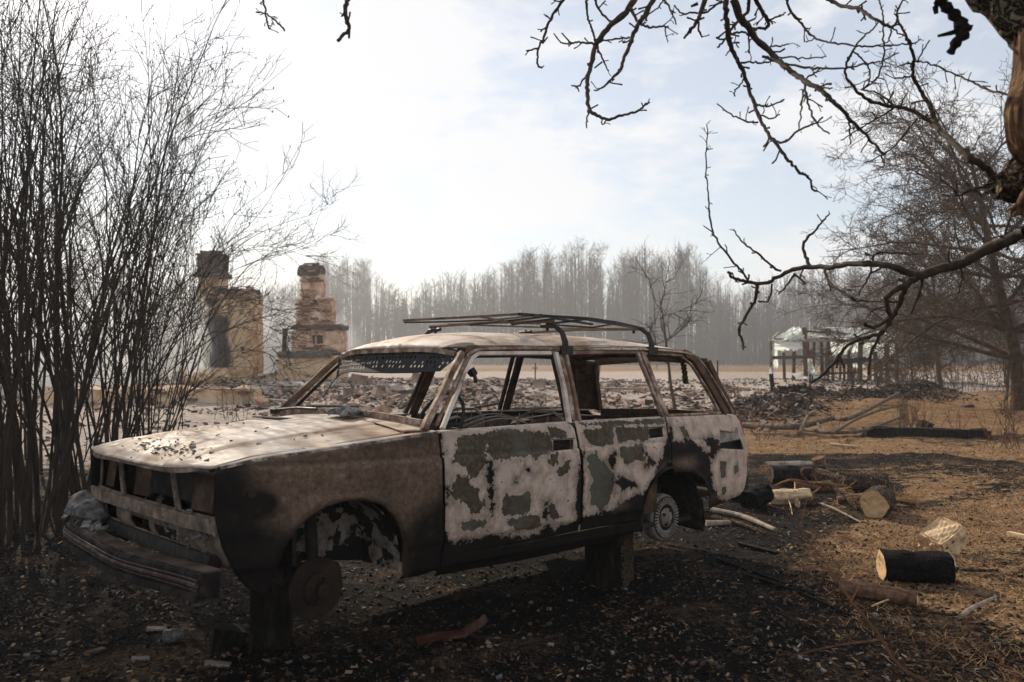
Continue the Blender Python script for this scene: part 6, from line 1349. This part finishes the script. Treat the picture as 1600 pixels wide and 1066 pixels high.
# ================================================================== LOGS
def log(name, label, px_c, rad, L, rz, tilt=0, bark='logbark', end='cutwood', cat='log', rough=.11, lift=0, n=26, base_v=None, up=0.0, squash=1.0):
    """a cut log: bark tube with separate growth-ring end faces. px_c = contact point of its middle"""
    p = onground(px_c[0], px_c[1]); t = thing(name, label, cat, (p[0], p[1], p[2] + rad * .88 + lift), (0, tilt, rz)); r = np.random.RandomState(int(px_c[0] + px_c[1]))
    V = []; k = 9; ph = r.uniform(0, 10)
    for i in range(k):
        x = -L / 2 + L * i / (k - 1)
        for j in range(n):
            th = 2 * math.pi * j / n; rr = rad * (1 + rough * (float(vn(j * .9 + ph, i * .7, 2)) - .5) * 2 + .05 * math.sin(2 * th + ph)); V.append((x, rr * math.cos(th), rr * math.sin(th) * squash))
    F = [(i * n + j, (i + 1) * n + j, (i + 1) * n + (j + 1) % n, i * n + (j + 1) % n) for i in range(k - 1) for j in range(n)]
    obj('bark', V, F, M[bark], t, False)
    for e, i0 in ((-1, 0), (1, (k - 1) * n)):
        ring = V[i0:i0 + n]; W = []; G = [];
        for s_ in (.985, .66, .33): W += [(q[0] + e * (.004 - .006 * (s_ < .5)) + r.uniform(-.0025, .0025), q[1] * s_, q[2] * s_) for q in ring]
        W.append((ring[0][0] + e * .002, 0, 0)); m_ = len(W) - 1
        for a in (0, 1): G += [((a * n + j), (a * n + (j + 1) % n), ((a + 1) * n + (j + 1) % n), ((a + 1) * n + j))[::e] for j in range(n)]
        G += [((2 * n + j), (2 * n + (j + 1) % n), m_)[::e] for j in range(n)]
        obj('cut_end', W, G, M[end] if not isinstance(end, tuple) else M[end[0] if e < 0 else end[1]], t, False)
    return t
def mk_rings():
    m = Mat('log_end_grain', .85); s = m.n('ShaderNodeSeparateXYZ'); m.l(m.vec, s.inputs[0])
    d = m.math('SQRT', m.math('ADD', m.math('MULTIPLY', s.outputs[1], s.outputs[1]), m.math('MULTIPLY', s.outputs[2], s.outputs[2])))
    w = m.math('SINE', m.math('ADD', m.math('MULTIPLY', d, 700), m.math('MULTIPLY', m.noise(12, 4), 9))); c = m.mix(m.step(w, -.2, .9), (.60, .42, .23), (.42, .27, .13))
    c = m.mix(m.step(m.noise(9, 5, .6), .5, .72), c, (.24, .14, .07)); return m.done(c, m.bump(m.noise(60, 4), .5, .004))
M['rings'] = mk_rings()
log('log', 'thick charred black log with a pale cut end, lower right', (1430, 908), .105, .42, R(-9), 0, 'charlog', 'rings')
log('log', 'slim reddish peeled log lying in front of the thick charred log', (1372, 938), .048, .42, R(-30), R(2), 'redlog', 'cutwood')
log('log', 'big log with its round pale end facing the camera, right of the pile', (1372, 802), .125, .40, R(56), 0, 'logbark', 'rings')
log('log', 'pale peeled log with a round end, left front of the pile', (1232, 787), .078, .42, R(8), 0, 'cutwood', 'rings')
log('log', 'charred dark chunk at the left end of the pile, behind the car', (1182, 792), .105, .26, R(38), R(-12), 'charlog', 'charlog', rough=.15)
log('log', 'brown bark log lying behind the big round end', (1347, 765), .10, .50, R(-8), 0, 'logbark', 'redlog')
log('log', 'charred black log across the back of the pile', (1245, 752), .10, .62, R(4), R(0), 'char', 'logbark')
log('log', 'thin log with an orange cut end at the far left of the pile', (1232, 734), .055, .58, R(4), 0, 'greywood', ('rawwood', 'cutwood'))
log('log', 'grey barked log leaning in the middle of the pile', (1297, 762), .085, .36, R(-50), R(10), 'logbark', 'rings', lift=.02)
log('log', 'upright pointed brown log piece in the middle of the pile', (1283, 748), .07, .25, R(10), R(72), 'redlog', 'rawwood', lift=.06)
log('log', 'short split log leaning behind the big round end', (1334, 788), .06, .30, R(-20), R(-12), 'redlog', 'cutwood', lift=.01, squash=.6)
log('log', 'dark log half hidden behind the rear corner of the car', (1168, 780), .07, .5, R(12), 0, 'char', 'cutwood')
log('log', 'small dark split log lying in front of the pale peeled log', (1262, 792), .045, .24, R(20), 0, 'logbark', 'cutwood')
log('log', 'short brown log wedged under the orange root', (1268, 768), .06, .34, R(-15), 0, 'redlog', 'cutwood')
log('log', 'thin brown log at the right rear of the pile', (1305, 745), .05, .40, R(-25), 0, 'logbark', 'cutwood')
# crooked orange root on the pile
g = onground(1268, 778); rt = thing('orange_root', 'crooked orange-brown root lying on top of the log pile', 'root', tuple(g)); b = MB()
for l, r0, r1 in (([(1210, 760), (1235, 750), (1262, 754), (1290, 756), (1322, 760)], .016, .03), ([(1262, 752), (1252, 740), (1256, 732), (1270, 733), (1274, 745), (1280, 760)], .012, .016), ([(1290, 757), (1272, 770), (1262, 778)], .022, .012), ([(1290, 762), (1318, 776), (1346, 796)], .02, .008)):
    P = np.array([atd(u, v, g[1] - .05 + .06 * math.sin(u * .1)) for u, v in l]) - g; b.tube(spline3(P, 4), np.linspace(r0, r1, (len(P) - 1) * 4 + 1), 7, flat=.7)
b.build('root', M['rawwood'], rt)
# splintered boards with fibres
def splint(label, u0, v0, u1, v1, h0, h1, w, seed, nf):
    r = np.random.RandomState(seed); A, B_ = onground(u0, v0) + [0, 0, h0], onground(u1, v1) + [0, 0, h1]; t = thing('splintered_board', label, 'board', tuple(A)); b = MB(); b.bar([(0, 0, 0), tuple((B_ - A) * .5 + [0, 0, .01]), tuple(B_ - A)], w, .03); b.build('board', M['logbark'], t)
    T = Tubes(3); D = B_ - A
    for i in range(nf): s = r.uniform(.3, 1); p = D * s + [0, r.uniform(-w, w) * .4, .015]; T.add(path(p, nrm(D) + np.array([r.normal(0, .5), r.normal(0, .4), r.uniform(.1, .9)]), r.uniform(.08, .24), 3, .15, (0, 0, 0), r), [.003, .002, .002, .001], 3)
    o = T.build('splinters', M['straw'], t); o['kind'] = 'stuff'
splint('splintered brown board leaning from the pile to the ground, left of the big round end', 1290, 776, 1345, 798, .16, .02, .075, 1, 60)
splint('splintered board with fanned fibres right of the big round end', 1376, 792, 1428, 792, .06, .02, .06, 2, 80)
# pale axe-cut block
p = onground(1472, 862); t = thing('chopped_block', 'pale rough chopped block of wood catching the sun, above the charred log', 'wood block', tuple(p + [.02, 0, .07]), (R(18), R(-32), R(12)))
V = []; F = []; nn = 9; L3, W3, H3 = .29, .25, .15
rough_mass('raw_wood', (-L3 / 2, -W3 / 2, -.01), (L3 / 2, W3 / 2, H3), M['cutwood'], t, np.random.RandomState(4), .022, .042, .28, .07, ero=.7, fq=4.6)
b = MB()
for i in range(7): b.box((rng.uniform(-.10, .08), -.108, rng.uniform(.02, .10)), (rng.uniform(.01, .03), .02, rng.uniform(.003, .008)), (0, rng.uniform(-.9, .3), 0), jit=.003)
b.build('bark_scraps', M['logbark'], t)['kind'] = 'stuff'
# poles and sticks on the ground behind the rear wheel
pole('stick', 'pale split pole on the ground behind the rear wheel, nearest the mud flap', 'stick', [(1112, 802, .03), (1160, 812, .03), (1212, 832, .02)], .028, .018, 'greywood')
pole('stick', 'second split pole lying alongside, a little lower', 'stick', [(1098, 812, .03), (1150, 822, .03), (1198, 838, .02)], .022, .014, 'logbark')
pole('stick', 'short grey pole between the rear wheel and the poles', 'stick', [(1102, 822, .02), (1150, 820, .02)], .03, .02, 'greywood')
pole('stick', 'thin black charred lath right of the car shadow', 'stick', [(1155, 853, .015), (1215, 868, .015)], .02, .018, 'char', 5)
pole('stick', 'long dark lath in the shadow right of the rear block', 'stick', [(1118, 875, .01), (1190, 900, .01), (1280, 935, .01)], .012, .008, 'char', 5)
pole('stick', 'dark stick crossing the lit ground below the logs', 'stick', [(1162, 900, .01), (1240, 925, .012), (1330, 965, .01)], .014, .008, 'char', 5)
pole('stick', 'light bent stick in front of the log pile', 'stick', [(1265, 786, .02), (1300, 800, .04), (1345, 818, .01)], .012, .006, 'greywood', 5)
pole('stick', 'grey weathered stick lower right, pointing up to the right', 'stick', [(1500, 970, .02), (1525, 955, .03), (1556, 938, .02)], .014, .010, 'greywood', 6)
pole('stick', 'pale short board at the right edge', 'stick', [(1575, 838, .02), (1612, 846, .02)], .03, .03, 'cutwood', 4)
pole('stick', 'dark crooked stick right of the charred log', 'stick', [(1480, 892, .02), (1520, 898, .03), (1560, 896, .02)], .016, .008, 'logbark', 6)
pole('stick', 'white bent twig beside the split pale block', 'stick', [(1480, 870, .02), (1490, 880, .04), (1494, 892, .02)], .006, .005, 'flash', 5)
pole('stick', 'thin pale twig left of the reddish log', 'stick', [(1362, 950, .01), (1400, 942, .03), (1420, 948, .01)], .006, .004, 'cutwood', 5)
pole('stick', 'thin brown twig lying on the grass in front of the poles', 'stick', [(1215, 770, .02), (1232, 790, .05), (1238, 806, .01)], .006, .004, 'cutwood', 5)
p = onground(706, 1000); t = thing('rusty_metal_strip', 'bent red-brown rusty metal strip on the dark ground in front of the sill', 'scrap metal', tuple(p + [0, 0, .02]), (R(25), 0, R(24)))
b = MB(); b.bar([(-.19, 0, 0), (-.08, .0, .012), (.06, .0, .006), (.17, .02, .05), (.19, .02, .075)], .055, .006); b.build('strip', M['redmetal'], t)
p = onground(270, 1003); t = thing('scorched_jar', 'small scorched round jar lying on the black ground at lower left', 'jar', tuple(p + [0, 0, .032]), (0, 0, R(20)))
b = MB(); b.lathe([(.012, -.05), (.034, -.045), (.036, .02), (.024, .04), (.022, .055), (.010, .054)], (0, 0, 0), 16, 'x'); b.build('jar_body', M['slag'], t, True)
slab('charred_chunk', 'black angular chunk beside the front prop at lower left', 'charred wood', 355, 1010, (.17, .12, .12), (.2, .3, .5), 'char', lift=.35)
for (u, v, L, a, mt, lb) in [(220, 1032, .08, .5, 'flash', 'small pale scrap on the black ground, lower left corner'), (150, 1020, .1, 1.2, 'chip2', 'small brown wood scrap left of the jar'), (245, 985, .10, .4, 'greywood', 'short grey splinter above the jar'), (340, 1040, .12, .1, 'greywood', 'pale splinter in front of the black chunk'), (440, 880, .08, 0.3, 'chip1', 'small pale chip in front of the wheel arch')]:
    slab('wood_scrap', lb, 'scrap', u, v, (L, .035, .012), (.1, .1, a), mt, lift=.8)

# ================================================================== LITTER AND GRASS
def blades(name, label, n, sampler, L, W, mats, probs, seed, lean=.9, z=.0):
    r = np.random.RandomState(seed); x, y = sampler(r, n); k = len(x); g = H(x, y); a = r.uniform(0, 6.283, k); l = r.uniform(L[0], L[1], k); w = r.uniform(W[0], W[1], k); e = r.uniform(0, lean, k) if lean > 0 else np.zeros(k)
    d = np.stack([np.cos(a) * np.cos(e), np.sin(a) * np.cos(e), np.sin(e)], -1); s_ = np.stack([-np.sin(a), np.cos(a), r.normal(0, .3, k)], -1)
    P = np.stack([x, y, g + z + r.uniform(0, .006, k)], -1); Q = P + d * l[:, None]; sw = s_ * w[:, None] / 2
    V = np.stack([P - sw, P + sw, Q + sw * .5, Q - sw * .5], 1).reshape(-1, 3); F = np.arange(k * 4).reshape(k, 4)
    return props(obj(name, V, F, [M[m] for m in mats], None, False, None, r.choice(len(mats), k, p=probs)), label, None, None, 'stuff')
def near_s(x0, x1, y0, y1, keep=None):
    def f(r, n):
        y = y0 * (y1 / y0) ** r.uniform(0, 1, n); x = (r.uniform(x0, x1, n)) * y; m = np.ones(n, bool)
        if keep is not None: m = r.rand(n) < keep(x, y)
        return x[m], y[m]
    return f
chk = lambda x, y: np.clip(1.1 - zone_char(x, y), .0, 1)
blades('wood_chips', 'pale and brown wood chips and bark flakes strewn over the ground', 36000, near_s(-.75, .75, 2.8, 15, lambda x, y: .25 + .75 * (fbm(x * 1.3, y * 1.3, 66, 3) > .5)), (.006, .045), (.004, .016), ['chip1', 'chip2', 'chip3', 'flash'], [.07, .50, .39, .04], 1, .35, .004)
blades('ash_flakes', 'small grey ash flakes on the black burnt ground', 9000, near_s(-.8, .5, 2.8, 10, lambda x, y: np.clip(zone_char(x, y), 0, 1) * (fbm(x * 1.7, y * 1.7, 67, 3) > .47)), (.004, .022), (.003, .012), ['flash', 'chip3', 'chip2'], [.30, .40, .3], 2, .3, .004)
blades('dry_grass', 'short dry straw-coloured grass on the right-hand ground', 170000, near_s(.12, .75, 3.4, 22, lambda x, y: np.clip(zone_straw(x, y), 0, 1) * chk(x, y) * (.25 + .75 * (fbm(x * 1.1, y * 1.1, 68, 4) > .46))), (.015, .065), (.002, .006), ['straw', 'chip2'], [.72, .28], 3, .55, 0)
blades('clods', 'dark soil crumbs over the foreground', 30000, near_s(-.8, .8, 2.8, 9), (.004, .018), (.004, .016), ['chip3', 'chip2'], [.6, .4], 4, 1.2, 0)
def pebs(r, n): y = 2.8 * (14 / 2.8) ** r.uniform(0, 1, n); return r.uniform(-.75, .75, n) * y, y
chunk_mesh(9000, pebs, lambda r, k: np.stack([r.uniform(.006, .035, k), r.uniform(.005, .022, k), r.uniform(.004, .016, k)], -1), (['chip3', 'chip2', 'chip1', 'rubble2', 'flash'], [.40, .34, .06, .17, .03]), 'ground_crumbs', 'charred crumbs, bark bits and small stones lying on the ground', None, 12, lift=.3)

# ================================================================== AIR
def box_vol(name, lo, hi, mat, label):
    b = MB(); b.box((np.array(lo) + np.array(hi)) / 2, np.array(hi) - np.array(lo)); return props(b.build(name, mat), label, None, None, 'stuff')
hm = bpy.data.materials.new('haze_air'); hm.use_nodes = True; ht = hm.node_tree; ht.nodes.clear()
ho = ht.nodes.new('ShaderNodeOutputMaterial'); hv = ht.nodes.new('ShaderNodeVolumePrincipled'); hv.inputs['Color'].default_value = (.86, .90, .96, 1); hv.inputs['Density'].default_value = .0013; hv.inputs['Anisotropy'].default_value = .45
ht.links.new(hv.outputs[0], ho.inputs['Volume'])
box_vol('haze', (-600, -40, -2.2), (600, 680, 24), hm, 'thin pale smoke haze over the whole field')

sm_ = bpy.data.materials.new('drifting_smoke'); sm_.use_nodes = True; st_ = sm_.node_tree; st_.nodes.clear()
so_ = st_.nodes.new('ShaderNodeOutputMaterial'); sv_ = st_.nodes.new('ShaderNodeVolumePrincipled'); sv_.inputs['Color'].default_value = (.90, .93, .97, 1); sv_.inputs['Density'].default_value = .24; sv_.inputs['Anisotropy'].default_value = .4
st_.links.new(sv_.outputs[0], so_.inputs['Volume'])
for (x, y, z, a, b_, c) in ((-15.5, 26.5, 1.1, 4.6, 2.2, 2.3), (-9.2, 31.5, 1.3, 3.4, 1.6, 2.0), (-21, 33, 1.6, 6.5, 3, 3.0), (-11.2, 26.9, .7, 1.3, .7, 1.2), (-30, 68, 1.0, 78, 13, 13), (-11.3, 26.9, 1.7, 1.5, .8, 2.1), (-9.0, 30.6, 1.1, 1.3, 1.0, 1.5)):
    V = []; n1, n2 = 14, 20; mt_ = sm_
    if a > 50: mt_ = sm_.copy(); mt_.name = 'thin_far_smoke'; mt_.node_tree.nodes['Principled Volume'].inputs['Density'].default_value = .009
    if z in (1.7, 1.1) and a < 1.6: mt_ = sm_.copy(); mt_.name = 'dense_smoke'; mt_.node_tree.nodes['Principled Volume'].inputs['Density'].default_value = .75
    for i in range(n1 + 1):
        for j in range(n2):
            th, ph = 2 * math.pi * j / n2, math.pi * i / n1; w = 1 + .18 * math.sin(3 * th + x) * math.sin(ph) + .12 * math.sin(5 * th + 3 * ph)
            V.append((a * w * math.sin(ph) * math.cos(th), b_ * w * math.sin(ph) * math.sin(th), c * w * math.cos(ph)))
    F = [(i * n2 + j, (i + 1) * n2 + j, (i + 1) * n2 + (j + 1) % n2, i * n2 + (j + 1) % n2) for i in range(n1) for j in range(n2)]
    o = obj('smoke', V, F, mt_, None, True); o.location = (x, y, z); props(o, 'pale smoke drifting round the stove ruins' if a < 50 else 'thin bank of smoke hanging over the field before the forest', None, None, 'stuff')
